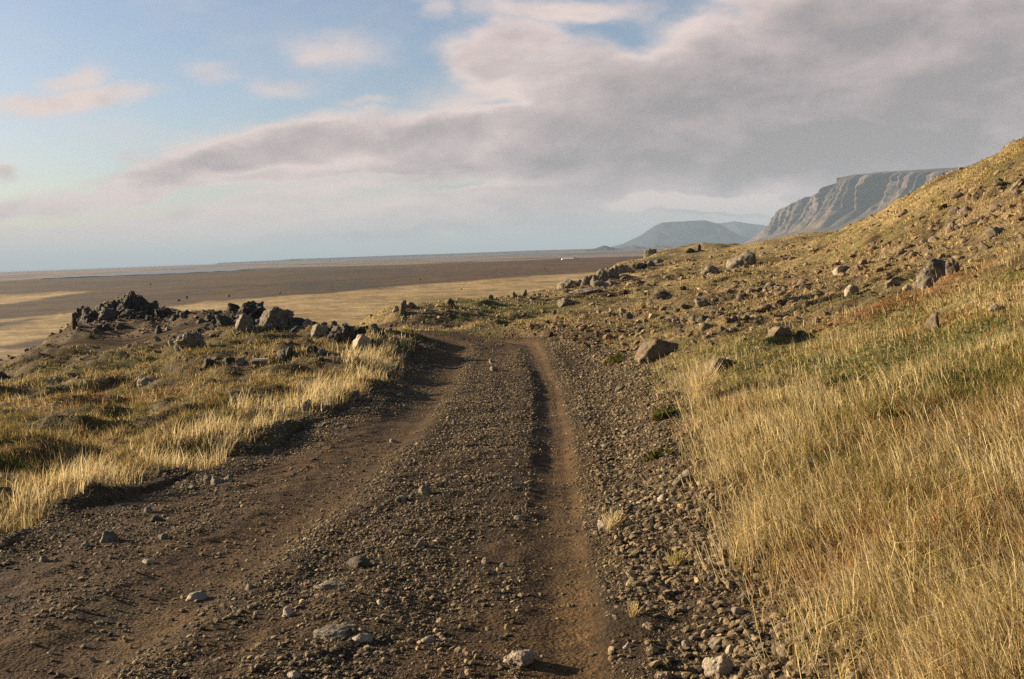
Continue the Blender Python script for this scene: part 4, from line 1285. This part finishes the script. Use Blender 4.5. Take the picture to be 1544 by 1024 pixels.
def pebbles(name, x, y, diam, cols, label, seed, big_px=9.0, flat=(0.35, 0.8)):
    r = np.random.RandomState(seed)
    n = len(x)
    z = surface(x, y)
    sc = np.stack([diam * r.uniform(0.7, 1.15, n), diam * r.uniform(0.7, 1.15, n), diam * r.uniform(*flat, n)], 1) / 2
    ang = r.uniform(0, 2 * PI, n)
    tilt = r.uniform(-0.5, 0.5, (n, 2))
    V, Fc, C = [], [], []
    base = 0
    which = r.randint(0, 6, n)
    isbig = (diam * F / y) > big_px
    for k in range(6):
        for big in (False, True):
            sel = np.where((which == k) & (isbig == big))[0]
            if not len(sel):
                continue
            tv, tf = (_pv[k][0], _pv[k][1]) if big else _small[k]
            p = tv[None] * sc[sel][:, None]
            ca, sa = np.cos(ang[sel])[:, None], np.sin(ang[sel])[:, None]
            px_, py_ = p[..., 0] * ca - p[..., 1] * sa, p[..., 0] * sa + p[..., 1] * ca
            pz_ = p[..., 2] + px_ * tilt[sel, 0][:, None] + py_ * tilt[sel, 1][:, None]
            p = np.stack([px_ + x[sel][:, None], py_ + y[sel][:, None], pz_ + (z[sel] + sc[sel, 2] * 0.45)[:, None]], -1)
            m = tv.shape[0]
            V.append(p.reshape(-1, 3))
            Fc.append((tf[None] + (base + np.arange(len(sel)) * m)[:, None, None]).reshape(-1, 3))
            C.append(np.repeat(cols[sel], m, axis=0))
            base += len(sel) * m
    me = mesh_np(name, np.concatenate(V), np.concatenate(Fc), False)
    color_attr(me, np.concatenate(C))
    return tag(link(name, me, M_pebble), label, "gravel", kind='stuff')


def polar(n, u0, u1, y0, y1, seed):
    r = np.random.RandomState(seed)
    y = np.exp(r.uniform(math.log(y0), math.log(y1), n))
    return r.uniform(u0, u1, n) * y, y, r


def stone_cols(r, n, warm=0.3):
    v = r.uniform(0.07, 0.30, n) * np.where(r.rand(n) < 0.10, 1.7, 1.0)
    t = r.uniform(0, 1, n) * warm
    return np.stack([v * (1.14 + 0.2 * t), v * (0.86 + 0.02 * t), v * (0.50 - 0.13 * t)], 1)


# on the track
N = 780000
x, y, r = polar(N, -0.62, 0.62, 2.4, 23.0, 21)
keep = (x > edge_l(y) - 0.15) & (x < edge_r(y) + 0.35)
x, y = x[keep], y[keep]
dl_, dr_ = x - rut_l(y), x - rut_r(y)
clump = fbm2(x * 1.1, y * 1.1, 3, 131)
d_ = np.full(len(x), 0.50) + 0.6 * clump
d_ = np.where(np.abs(dl_ + 0.05) < 0.28, d_ * 0.20, d_)
d_ = np.where(np.abs(dr_ + 0.02 * clump) < 0.17, d_ * 0.12, d_)
d_ = np.where((dr_ < -0.2) & (dr_ > -0.42), d_ * 0.7, d_)
d_ = np.where(dr_ > 0.27, d_ * 1.55, d_)
d_ = np.where(dl_ < -0.15, d_ * 0.45, d_)
d_ = np.where(x < edge_l(y) + 0.5, d_ * 3.2, d_)
keep = r.rand(len(x)) < d_ * 0.9
x, y, dr_, dl_ = x[keep], y[keep], dr_[keep], dl_[keep]
dmin = np.maximum(0.0045, 0.00118 * y)
diam = np.minimum(dmin * r.rand(len(x)) ** -0.5, 0.027 + 0.016 * (dr_ > 0.3))
pebbles("gravel", x, y, diam, stone_cols(r, len(x)), "grey brown gravel loose on the track between and beside the wheel ruts", 22)

# scree and stony ground on the hillside and round the outcrop
x, y, r = polar(330000, -0.75, 0.75, 2.4, 60.0, 23)
c = cover(x, y)
p_ = 0.34 * c['scree'] + 0.25 * c['bare'] + 0.02 + 0.05 * c['far']
p_ = p_ + 0.40 * sstep(c['er'], 0.8, 0.0) * (c['er'] > -0.1) * (y < 21) + 0.35 * sstep(c['el'], 0.25, 0.0) * (c['el'] > -0.1) * (y < 19)
p_ = p_ * (1 - c['road'])
keep = r.rand(len(x)) < p_
x, y, scr = x[keep], y[keep], c['scree'][keep]
dmin = np.maximum(0.0065, 0.0015 * y)
diam = np.minimum(dmin * r.rand(len(x)) ** -0.5, np.maximum(0.034, (0.0055 + 0.0040 * scr) * y))
pebbles("scree", x, y, diam, stone_cols(r, len(x), 0.8) * np.array([0.74, 0.72, 0.76]), "brown scree and broken stones strewn over the hillside", 24)

# broken lava round the outcrop
x, y, r = polar(60000, -0.60, -0.08, 14.0, 34.0, 25)
LAVA = [(150, 476, 2.6, 0.9, 1.0), (205, 468, 2.6, 1.0, 1.0), (250, 482, 1.6, 0.8, 0.9), (370, 484, 2.0, 0.7, 1.0), (330, 490, 1.2, 0.7, 0.9), (450, 492, 1.2, 0.6, 0.9), (520, 508, 1.1, 0.6, 1.0), (565, 506, 0.8, 0.5, 0.9), (345, 548, 1.0, 0.35, 0.7), (440, 540, 1.1, 0.35, 0.7)]
keep = r.rand(len(x)) < 0.55 * np.clip(blob_mask(x, y, LAVA) - 0.35, 0, 1)
x, y = x[keep], y[keep]
diam = np.minimum(0.035 * r.rand(len(x)) ** -0.5, 0.16)
v = r.uniform(0.045, 0.14, len(x))
pebbles("lava_rubble", x, y, diam, np.stack([v * 1.02, v * 0.9, v * 0.72], 1), "dark broken lava strewn between the crags and boulders of the outcrop", 26, flat=(0.5, 1.0))

# ------------------------------------------------------------------ grasses
def grass_material(name, trans=0.35):
    m = bpy.data.materials.new(name)
    m.use_nodes = True
    nt = m.node_tree
    nt.nodes.clear()
    out = nt.nodes.new('ShaderNodeOutputMaterial')
    col = nd(nt, 'Attribute', None, attribute_name='Col').outputs['Color']
    d = nd(nt, 'BsdfDiffuse', {'Color': col})
    t = nd(nt, 'BsdfTranslucent', {'Color': col})
    ms = nd(nt, 'MixShader', {0: trans, 1: d.outputs[0], 2: t.outputs[0]})
    nt.links.new(ms.outputs[0], out.inputs[0])
    return m


M_grass = grass_material("dry_grass_blades")


def blades(name, x, y, h, w, lx, ly, cols, label, seed, cat="grass", bend=0.6):
    """thin tapering blades: foot (x, y), length h, width w, lean of the tip (lx, ly) as a share of the length"""
    r = np.random.RandomState(seed)
    n = len(x)
    z = surface(x, y) - 0.01
    a = r.uniform(0, PI, n)
    sx_, sy_ = np.cos(a) * w / 2, np.sin(a) * w / 2
    foot = np.stack([x, y, z], 1)
    side = np.stack([sx_, sy_, np.zeros(n)], 1)
    ln = np.sqrt(np.maximum(0.15, 1 - (lx ** 2 + ly ** 2)))
    mid = foot + np.stack([lx * h * 0.5 * bend, ly * h * 0.5 * bend, h * 0.55 * (0.5 + 0.5 * ln)], 1)
    tip = foot + np.stack([lx * h, ly * h, h * ln], 1)
    V = np.stack([foot - side, foot + side, mid - side * 0.8, mid + side * 0.8, tip], 1).reshape(-1, 3)
    b = (np.arange(n) * 5)[:, None, None]
    Fc = (np.array([[0, 1, 3], [0, 3, 2], [2, 3, 4]])[None] + b).reshape(-1, 3)
    me = mesh_np(name, V, Fc, False)
    color_attr(me, np.repeat(cols, 5, axis=0))
    return tag(link(name, me, M_grass), label, cat, kind='stuff')


G_STRAW = np.array([0.54, 0.42, 0.205])
G_PALE = np.array([0.62, 0.50, 0.28])
G_GOLD = np.array([0.39, 0.285, 0.105])
G_OLIVE = np.array([0.21, 0.185, 0.05])
G_GREEN = np.array([0.128, 0.136, 0.030])
G_RUST = np.array([0.24, 0.085, 0.03])
G_BROWN = np.array([0.16, 0.10, 0.045])


def pick(r, n, table):
    """random colours from (colour, weight array) rows"""
    cols = np.array([t[0] for t in table])
    wt = np.stack([np.broadcast_to(np.maximum(t[1], 0), (n,)) for t in table], 1) + 1e-6
    cw = np.cumsum(wt / wt.sum(1, keepdims=True), 1)
    k = (r.rand(n)[:, None] > cw).sum(1).clip(0, len(table) - 1)
    return cols[k] * r.uniform(0.75, 1.25, (n, 1))


def clumps(n, per, u0, u1, y0, y1, rad, seed):
    """tussocks: blades gathered round n centres; returns x, y, outward direction (unit at the rim), a random number per tussock"""
    r = np.random.RandomState(seed)
    cy = np.exp(r.uniform(math.log(y0), math.log(y1), n))
    cx = r.uniform(u0, u1, n) * cy
    k = r.poisson(per, n) + 1
    i = np.repeat(np.arange(n), k)
    m = len(i)
    a, q = r.uniform(0, 2 * PI, m), np.sqrt(r.rand(m))
    R = (rad * r.uniform(0.5, 1.5, n))[i]
    return cx[i] + np.cos(a) * q * R, cy[i] + np.sin(a) * q * R, np.cos(a) * q, np.sin(a) * q, r.rand(n)[i], r


# tall dry grass on the near slope, bowed by the wind towards the track
x, y, ox, oy, rv, r = clumps(19000, 17, 0.02, 1.15, 2.2, 10.5, 0.085, 31)
c = cover(x, y)
cl = fbm2(x * 1.1 + y * 0.3, y * 0.8, 3, 141)
keep = r.rand(len(x)) < c['tall'] * np.clip(0.26 + 2.2 * cl, 0.03, 1) * 0.60 * (1 - 0.8 * np.clip(c['green'], 0, 1)) * (1 - 0.6 * np.clip(c['rust'], 0, 1))
x, y, cl, ox, oy, rv = x[keep], y[keep], cl[keep], ox[keep], oy[keep], rv[keep]
n = len(x)
h = r.uniform(0.05, 0.185, n) * (0.7 + 0.6 * rv + 0.4 * cl)
w = np.maximum(0.0023, 0.00072 * y) * r.uniform(0.7, 1.5, n)
lx, ly = -0.50 + 0.30 * ox + 0.20 * r.normal(size=n) + 0.2 * fbm2(x * 0.7, y * 0.7, 2, 143), 0.05 + 0.30 * oy + 0.2 * r.normal(size=n)
flat_ = r.rand(n) < 0.14
lx = np.where(flat_, lx * 1.8, lx)
q_ = np.maximum(1, np.hypot(lx, ly) / 0.86)
blades("dry_grass", x, y, h, w, lx / q_, ly / q_, pick(r, n, [(G_STRAW, 0.5 + 0.2 * rv), (G_PALE, 0.15 + 0.5 * cl), (G_GOLD, 0.5 - 0.3 * rv), (G_BROWN, 0.07)]),
       "tall straw coloured grass leaning in the wind on the slope beside the track", 32)
# single long stems with seed heads above the tussocks
x, y, r = polar(26000, 0.02, 1.15, 2.2, 10.5, 61)
c = cover(x, y)
keep = r.rand(len(x)) < c['tall'] * 0.34
x, y = x[keep], y[keep]
n = len(x)
lx, ly = -0.52 + 0.16 * r.normal(size=n), 0.04 + 0.15 * r.normal(size=n)
blades("dry_grass", x, y, r.uniform(0.20, 0.42, n), np.maximum(0.0026, 0.0007 * y), np.clip(lx, -0.8, 0.8), np.clip(ly, -0.5, 0.5), pick(r, n, [(G_STRAW, 0.8), (G_PALE, 0.8)]),
       "single long pale stems rising over the dry grass of the near slope", 62)
print("tall", n)

# broad dead blades, bent over and lying in the rest
x, y, r = polar(22000, 0.02, 1.15, 2.2, 8.0, 65)
c = cover(x, y)
keep = r.rand(len(x)) < (0.12 + 0.6 * c['tall']) * (c['er'] > 0.05)
x, y = x[keep], y[keep]
n = len(x)
a_ = r.uniform(0, 2 * PI, n)
le = r.uniform(0.55, 0.88, n)
blades("dry_grass", x, y, r.uniform(0.10, 0.32, n), np.maximum(0.0038, 0.0007 * y) * r.uniform(0.8, 1.4, n), np.cos(a_) * le - 0.05, np.sin(a_) * le, pick(r, n, [(G_STRAW, 0.45), (G_BROWN, 0.6), (G_GOLD, 0.5)]),
       "broad dead blades bent over and matted among the dry grass", 66, bend=0.3)

# low growth on the slope: short grass, heath and moss
x, y, r = polar(1420000, -0.02, 1.15, 2.3, 24.0, 33)
c = cover(x, y)
keep = (c['er'] > 0.05) & (r.rand(len(x)) < 0.44 * (1 - 0.42 * c['scree']) * (1 - 0.9 * c['bare']) * sstep(c['er'], 0.05, 0.8) * np.clip(0.75 + 0.9 * c['n2'], 0.15, 1))
x, y = x[keep], y[keep]
c = {k: v[keep] for k, v in c.items()}
n = len(x)
h = r.uniform(0.035, 0.12, n) * (1 + 0.4 * c['n1']) * (1 + 0.4 * c['tall']) * (1 - 0.45 * sstep(y, 6, 10))
w = np.maximum(0.0035, 0.00065 * y) * r.uniform(0.7, 1.5, n)
lx, ly = -0.2 + 0.4 * r.normal(size=n), 0.4 * r.normal(size=n)
q_ = np.maximum(1, np.hypot(lx, ly) / 0.88)
sw = np.clip(0.55 + 0.8 * c['n1'] + 0.5 * c['n3'], 0.08, 1)
cols = pick(r, n, [(G_STRAW, 0.50 * sw + 0.1 * c['tall']), (G_GOLD, 0.55), (G_OLIVE, 0.85 - 0.4 * sw), (G_GREEN, 0.05 + 0.9 * c['green']), (G_RUST, 0.08 + 1.1 * c['rust']), (G_BROWN, 0.30)])
blades("grass", x, y, h, w, lx / q_, ly / q_, cols, "low olive and rust coloured heath and grass covering the slope", 34)
print("low right", n)

# thin stems standing out of the low growth higher up
x, y, r = polar(40000, 0.10, 0.72, 6.0, 13.0, 35)
c = cover(x, y)
keep = (c['er'] > 0.3) & (r.rand(len(x)) < 0.26 * (1 - c['scree']) * np.clip(0.4 + 1.2 * fbm2(x * 0.8, y * 0.8, 2, 145), 0, 1))
x, y = x[keep], y[keep]
n = len(x)
lx, ly = -0.30 + 0.22 * r.normal(size=n), 0.2 * r.normal(size=n)
blades("dry_grass", x, y, r.uniform(0.07, 0.20, n), np.maximum(0.0026, 0.00045 * y), np.clip(lx, -0.8, 0.8), np.clip(ly, -0.5, 0.5),
       pick(r, n, [(G_STRAW, 1.0), (G_PALE, 0.6)]), "thin pale stems scattered over the green part of the slope", 36)

# leafy heath: crowberry and dwarf shrubs in low mats
x, y, ox, oy, rv, r = clumps(70000, 12, -0.85, 1.15, 2.4, 26.0, 0.10, 63)
c = cover(x, y)
m_ = fbm2(x * 1.1, y * 1.1, 3, 149)
keep = ((c['er'] > 0.25) | (c['el'] > 0.7)) & (r.rand(len(x)) < (1 - 0.85 * c['bare']) * np.clip(0.20 + 0.9 * c['green'] + 0.9 * c['rust'] + 0.9 * m_, 0, 1) * (1 - 0.8 * c['scree']) * (1 - 0.6 * c['tall']) * (1 - 0.8 * c['fringe']) * 0.7)
x, y, ox, oy, rv = x[keep], y[keep], ox[keep], oy[keep], rv[keep]
c = {k: v[keep] for k, v in c.items()}
n = len(x)
h = r.uniform(0.02, 0.06, n) * (1.25 - np.hypot(ox, oy)) * (0.7 + 0.7 * rv)
lx, ly = 0.5 * ox + 0.35 * r.normal(size=n), 0.5 * oy + 0.35 * r.normal(size=n)
q_ = np.maximum(1, np.hypot(lx, ly) / 0.88)
dk = (rv > 0.45)
cols = pick(r, n, [(G_OLIVE * 0.75, 0.5), (G_GREEN * 0.7, 0.15 + 0.8 * c['green']), (np.array([0.055, 0.060, 0.018]), 0.8 * dk), (G_RUST, 0.10 + 1.4 * c['rust']), (G_BROWN, 0.25), (G_GOLD, 0.2)])
blades("heath", x, y, h, np.maximum(0.006, 0.0013 * y) * r.uniform(0.7, 1.4, n), lx / q_, ly / q_, cols, "dark olive and rusty mats of dwarf heath shrubs on the slope", 64, cat="heath")

# pale fringe along the west edge of the track
x, y, ox, oy, rv, r = clumps(16500, 20, -1.1, 0.0, 2.4, 18.0, 0.08, 37)
c = cover(x, y)
cl = fbm2(x * 1.3, y * 1.3, 2, 147)
keep = r.rand(len(x)) < c['fringe'] * np.clip(0.62 + 1.1 * cl, 0.10, 1)
x, y, cl, ox, oy, rv = x[keep], y[keep], cl[keep], ox[keep], oy[keep], rv[keep]
n = len(x)
h = r.uniform(0.06, 0.22, n) * (0.7 + 0.6 * rv + 0.4 * cl)
lx, ly = 0.28 + 0.35 * ox + 0.2 * r.normal(size=n), 0.3 * oy + 0.2 * r.normal(size=n)
blades("dry_grass", x, y, h, np.maximum(0.0026, 0.0007 * y) * r.uniform(0.7, 1.4, n), np.clip(lx, -0.8, 0.8), np.clip(ly, -0.55, 0.55),
       pick(r, n, [(G_STRAW, 0.5), (G_PALE, 0.5 + 0.4 * cl), (G_GOLD, 0.25)]), "pale dry grass in a fringe along the gravel edge of the track", 38)
print("fringe", n)

# rough low grass between the fringe and the outcrop
x, y, ox, oy, rv, r = clumps(46000, 18, -0.95, 0.02, 2.8, 30.0, 0.13, 39)
c = cover(x, y)
keep = (c['el'] > 0.1) & (r.rand(len(x)) < 0.85 * (1 - 0.9 * c['bare']) * np.clip(0.62 + 0.9 * c['n2'] + 0.3 * c['n1'], 0.12, 1))
x, y, ox, oy, rv = x[keep], y[keep], ox[keep], oy[keep], rv[keep]
c = {k: v[keep] for k, v in c.items()}
n = len(x)
tuft = sstep(c['n2'], 0.0, 0.5)
h = r.uniform(0.025, 0.085, n) * (1 + 0.7 * tuft) * (1 - 0.45 * sstep(y, 17, 24))
h = h * (0.6 + 0.8 * rv)
lx, ly = 0.06 + 0.4 * ox + 0.3 * r.normal(size=n), 0.4 * oy + 0.3 * r.normal(size=n)
q_ = np.maximum(1, np.hypot(lx, ly) / 0.88)
cols = pick(r, n, [(G_STRAW, 0.36 + 0.9 * c['n1']), (G_GOLD, 0.50), (G_OLIVE * 0.8, 0.50), (G_GREEN, 0.02 + 0.7 * c['green']), (G_RUST, 0.08 + 0.8 * c['rust']), (G_BROWN, 0.75)])
blades("grass", x, y, h, np.maximum(0.0035, 0.00055 * y) * r.uniform(0.7, 1.4, n), lx / q_, ly / q_, cols,
       "rough tussocky brown grass between the track and the dark outcrop", 40)
print("low left", n)

# short grass on the far shoulder of the hill and the bank beyond the track
x, y, r = polar(420000, -0.22, 0.66, 17.0, 95.0, 41)
c = cover(x, y)
keep = (c['road'] < 0.3) & ((c['er'] > 0) | (y > 21)) & (r.rand(len(x)) < 0.60 * (1 - 0.45 * c['scree']) * (1 - 0.93 * c['bare']) * np.clip(0.6 + 0.9 * c['n1'], 0.08, 1))
x, y = x[keep], y[keep]
c = {k: v[keep] for k, v in c.items()}
n = len(x)
h = r.uniform(0.03, 0.085, n) * (1 + 0.5 * c['n1'])
lx, ly = -0.2 + 0.35 * r.normal(size=n), 0.35 * r.normal(size=n)
q_ = np.maximum(1, np.hypot(lx, ly) / 0.88)
sw = np.clip(0.75 + 0.8 * c['n1'] + 0.6 * c['n3'], 0.1, 1.4)
cols = pick(r, n, [(G_STRAW, 0.80 * sw), (G_GOLD, 0.45), (G_OLIVE * 0.85, 0.7 - 0.2 * sw), (G_GREEN, 0.04 + 0.8 * c['green']), (G_RUST, 0.10 + 0.7 * c['rust']), (G_BROWN, 0.45)])
blades("grass", x, y, h, 0.0007 * y * r.uniform(0.7, 1.4, n), lx / q_, ly / q_, cols, "short tawny grass on the far shoulder of the hill and the bank", 42)
print("far", n)

# ------------------------------------------------------------------ far farm buildings
def flat_material(name, col, rough=0.8):
    m = bpy.data.materials.new(name)
    m.use_nodes = True
    nt = m.node_tree
    b = nt.nodes['Principled BSDF']
    b.inputs['Roughness'].default_value = rough
    pos = nd(nt, 'NewGeometry').outputs['Position']
    n = noise(nt, pos, 0.8, 5.0, 0.6).outputs[0]
    f = smooth(nt, n, 0.3, 0.7)
    nt.links.new(mixc(nt, f, tuple(c * 0.82 for c in col), col), b.inputs['Base Color'])
    return m


M_white, M_roof, M_dark, M_red = (flat_material("white_render", (0.80, 0.78, 0.74)), flat_material("grey_iron_roof", (0.20, 0.20, 0.21), 0.5),
                                  flat_material("dark_opening", (0.03, 0.03, 0.035), 0.3), flat_material("pale_roof", (0.62, 0.60, 0.57), 0.5))


def box_np(x0, x1, y0, y1, z0, z1):
    v = np.array([[x, y, z] for z in (z0, z1) for y in (y0, y1) for x in (x0, x1)], float)
    f = np.array([[0, 2, 3, 1], [4, 5, 7, 6], [0, 1, 5, 4], [2, 6, 7, 3], [0, 4, 6, 2], [1, 3, 7, 5]])
    return v, f


def farm_building(name, cat, px, py, w, wall_h, depth, roof_h, label, roof_mat, openings, rz=0.0):
    u, d = band_dist(px, py)
    root = bpy.data.objects.new(name, None)
    COL.objects.link(root)
    root.location = (u * d, d, PLAIN_Z + 0.4)
    root.rotation_euler = (0, 0, rz)
    tag(root, label, cat, 'farm buildings out on the plain')
    v, f = box_np(-w / 2, w / 2, -depth / 2, depth / 2, -2.0, wall_h)
    link("wall", mesh_np("wall", v, f, False), M_white, root)
    e = 0.35
    rv = np.array([[-w / 2 - e, -depth / 2 - e, wall_h + 0.01], [w / 2 + e, -depth / 2 - e, wall_h + 0.01], [w / 2 + e, 0, wall_h + roof_h], [-w / 2 - e, 0, wall_h + roof_h],
                   [-w / 2 - e, depth / 2 + e, wall_h + 0.01], [w / 2 + e, depth / 2 + e, wall_h + 0.01]])
    me = bpy.data.meshes.new("roof")
    me.from_pydata(rv.tolist(), [], [[0, 1, 2, 3], [3, 2, 5, 4], [0, 3, 4], [1, 5, 2], [0, 4, 5, 1]])
    link("roof", me, roof_mat, root)
    for nm, x0, x1, z0, z1 in openings:
        v, f = box_np(x0, x1, -depth / 2 - 0.06, -depth / 2 - 0.003, z0, z1)
        link(nm, mesh_np(nm, v, f, False), M_dark, root)


farm_building("barn", "barn", 856, 393.2, 24, 3.6, 9, 1.6, "long low white barn alone on the plain below the stone ridge", M_red,
              [("door", -2, 1.5, 0, 3.0), ("window", -9, -7.6, 1.4, 2.5), ("window", -5.4, -4, 1.4, 2.5), ("window", 4.5, 5.9, 1.4, 2.5), ("window", 8, 9.4, 1.4, 2.5)], 0.08)
farm_building("shed", "shed", 865.5, 392.6, 5.5, 3.4, 6, 2.2, "small dark roofed shed at the end of the long white barn", M_roof, [("door", -1.2, 1.2, 0, 2.4)], 0.08)
farm_building("farmhouse", "house", 497, 395.2, 13, 6, 9, 3.5, "tiny white farmhouse near the horizon of the plain", M_red,
              [("door", -0.8, 0.8, 0, 2.2), ("window", -4.5, -3.2, 1.2, 2.6), ("window", 3.2, 4.5, 1.2, 2.6)], 0.2)
farm_building("farmhouse", "house", 522, 394.6, 10, 4.5, 8, 2.5, "smaller white farmhouse beside the other near the horizon", M_red,
              [("door", -0.8, 0.8, 0, 2.2), ("window", 2.4, 3.6, 1.2, 2.4)], -0.1)

# ------------------------------------------------------------------ weathered stick in the turf, dry weed, green plants
x_, y_, z_ = hit2(395, 554)
bm = bmesh.new()
bmesh.ops.create_cone(bm, cap_ends=True, segments=8, radius1=0.020, radius2=0.014, depth=0.20)
me = bpy.data.meshes.new("stick")
bm.to_mesh(me)
bm.free()
o = link("stick", me, flat_material("bleached_wood", (0.72, 0.64, 0.52)), loc=(x_, y_, z_ + 0.10))
o.rotation_euler = (0, PI / 2 - 0.03, 0.1)
tag(o, "short bleached stick lying on the turf in front of the boulders", "stick")


def leafy(name, px, py, wpx, n, hgt, cols, label, cat, seed, grass=False):
    x0, y0, z0 = hit2(px, py)
    rad = wpx * y0 / F / 2
    r = np.random.RandomState(seed)
    V, Fc, C = [], [], []
    for k in range(n):
        a, q = r.uniform(0, 2 * PI), rad * math.sqrt(r.rand()) * (0.45 if grass else 0.9)
        bx_, by_ = math.cos(a) * q, math.sin(a) * q
        fx, fy = x0 + bx_, y0 + by_
        bz_ = float(surface(fx, fy)) - z0 - 0.005
        b = r.uniform(0, 2 * PI)
        lean = r.uniform(0.1, 0.8)
        L = hgt * r.uniform(0.5, 1.1)
        dx, dy = math.cos(b) * lean * L, math.sin(b) * lean * L
        up = L * math.sqrt(max(0.1, 1 - lean ** 2))
        wd = (0.0026 if grass else 0.013) * r.uniform(0.7, 1.3)
        sx_, sy_ = -math.sin(b) * wd, math.cos(b) * wd
        i = len(V)
        V += [(bx_, by_, bz_), (bx_ + dx * 0.5 + sx_, by_ + dy * 0.5 + sy_, bz_ + up * 0.6), (bx_ + dx * 0.5 - sx_, by_ + dy * 0.5 - sy_, bz_ + up * 0.6), (bx_ + dx, by_ + dy, bz_ + up)]
        Fc += [(i, i + 1, i + 2), (i + 1, i + 3, i + 2)]
        C += [cols[r.randint(len(cols))] * r.uniform(0.7, 1.3)] * 4
    me = mesh_np(name, np.array(V), np.array(Fc), False)
    color_attr(me, np.array(C))
    return tag(link(name, me, M_grass, loc=(x0, y0, z0)), label, cat)


leafy("dry_weed", 922, 798, 44, 90, 0.13, [G_PALE, G_STRAW], "dry straw coloured weed beside the flat pale stone at the rut", "weed", 1, True)
leafy("grass_tuft", 1018, 855, 40, 160, 0.09, [G_OLIVE * 1.3, G_STRAW], "small olive tuft growing out of the near dark gravel strip", "grass tuft", 2, True)
leafy("dry_weed", 955, 930, 30, 50, 0.07, [G_GOLD * 1.2, G_STRAW], "little orange brown weed in the near dark gravel", "weed", 3, True)
leafy("leafy_plant", 990, 690, 46, 150, 0.07, [G_GREEN * 0.6, G_GREEN * 0.45, G_OLIVE * 0.7], "dark green leafy plant at the gravel edge by a pale flat stone", "plant", 4)
leafy("leafy_plant", 1001, 630, 36, 170, 0.10, [G_GREEN * 0.6, G_GREEN * 0.45, G_OLIVE * 0.6], "dark green leafy plant at the foot of the tall dry grass", "plant", 5)
leafy("leafy_plant", 925, 548, 36, 140, 0.10, [G_GREEN * 0.6, G_GREEN * 0.45, G_OLIVE * 0.6], "dark green plant by the track just below the big boulder", "plant", 6)
leafy("leafy_plant", 1275, 578, 60, 200, 0.10, [G_GREEN * 0.5, G_OLIVE * 0.6], "dark green low plant in a hollow of the grassy slope", "plant", 7)
leafy("leafy_plant", 1345, 628, 40, 120, 0.07, [G_GREEN * 0.5, G_OLIVE * 0.6], "dark green leaves half hidden in dry grass on the slope", "plant", 8)
leafy("grass_tuft", 1058, 605, 70, 260, 0.46, [G_STRAW, G_PALE], "pale tall grass tuft standing over the gravel edge", "grass tuft", 9, True)


# ------------------------------------------------------------------ haze: the air between here and the mountains
hz = bpy.data.materials.new("haze_air")
hz.use_nodes = True
nt = hz.node_tree
nt.nodes.clear()
out = nt.nodes.new('ShaderNodeOutputMaterial')
pv = nt.nodes.new("ShaderNodeVolumePrincipled")
pv.inputs['Color'].default_value = (0.385, 0.50, 0.625, 1.0)
pv.inputs['Density'].default_value = 3.8e-5
pv.inputs['Anisotropy'].default_value = 0.0
nt.links.new(pv.outputs[0], out.inputs['Volume'])
bm = bmesh.new()
bmesh.ops.create_cube(bm, size=1.0)
me = bpy.data.meshes.new("haze")
bm.to_mesh(me)
bm.free()
hazeo = link("haze", me, hz)
hazeo.scale = (240000, 240000, 900 + 40)
hazeo.location = (0, 20000, (900 - 40) / 2)
tag(hazeo, "faint blue haze filling the air over the plain and mountains", "haze", kind='stuff')
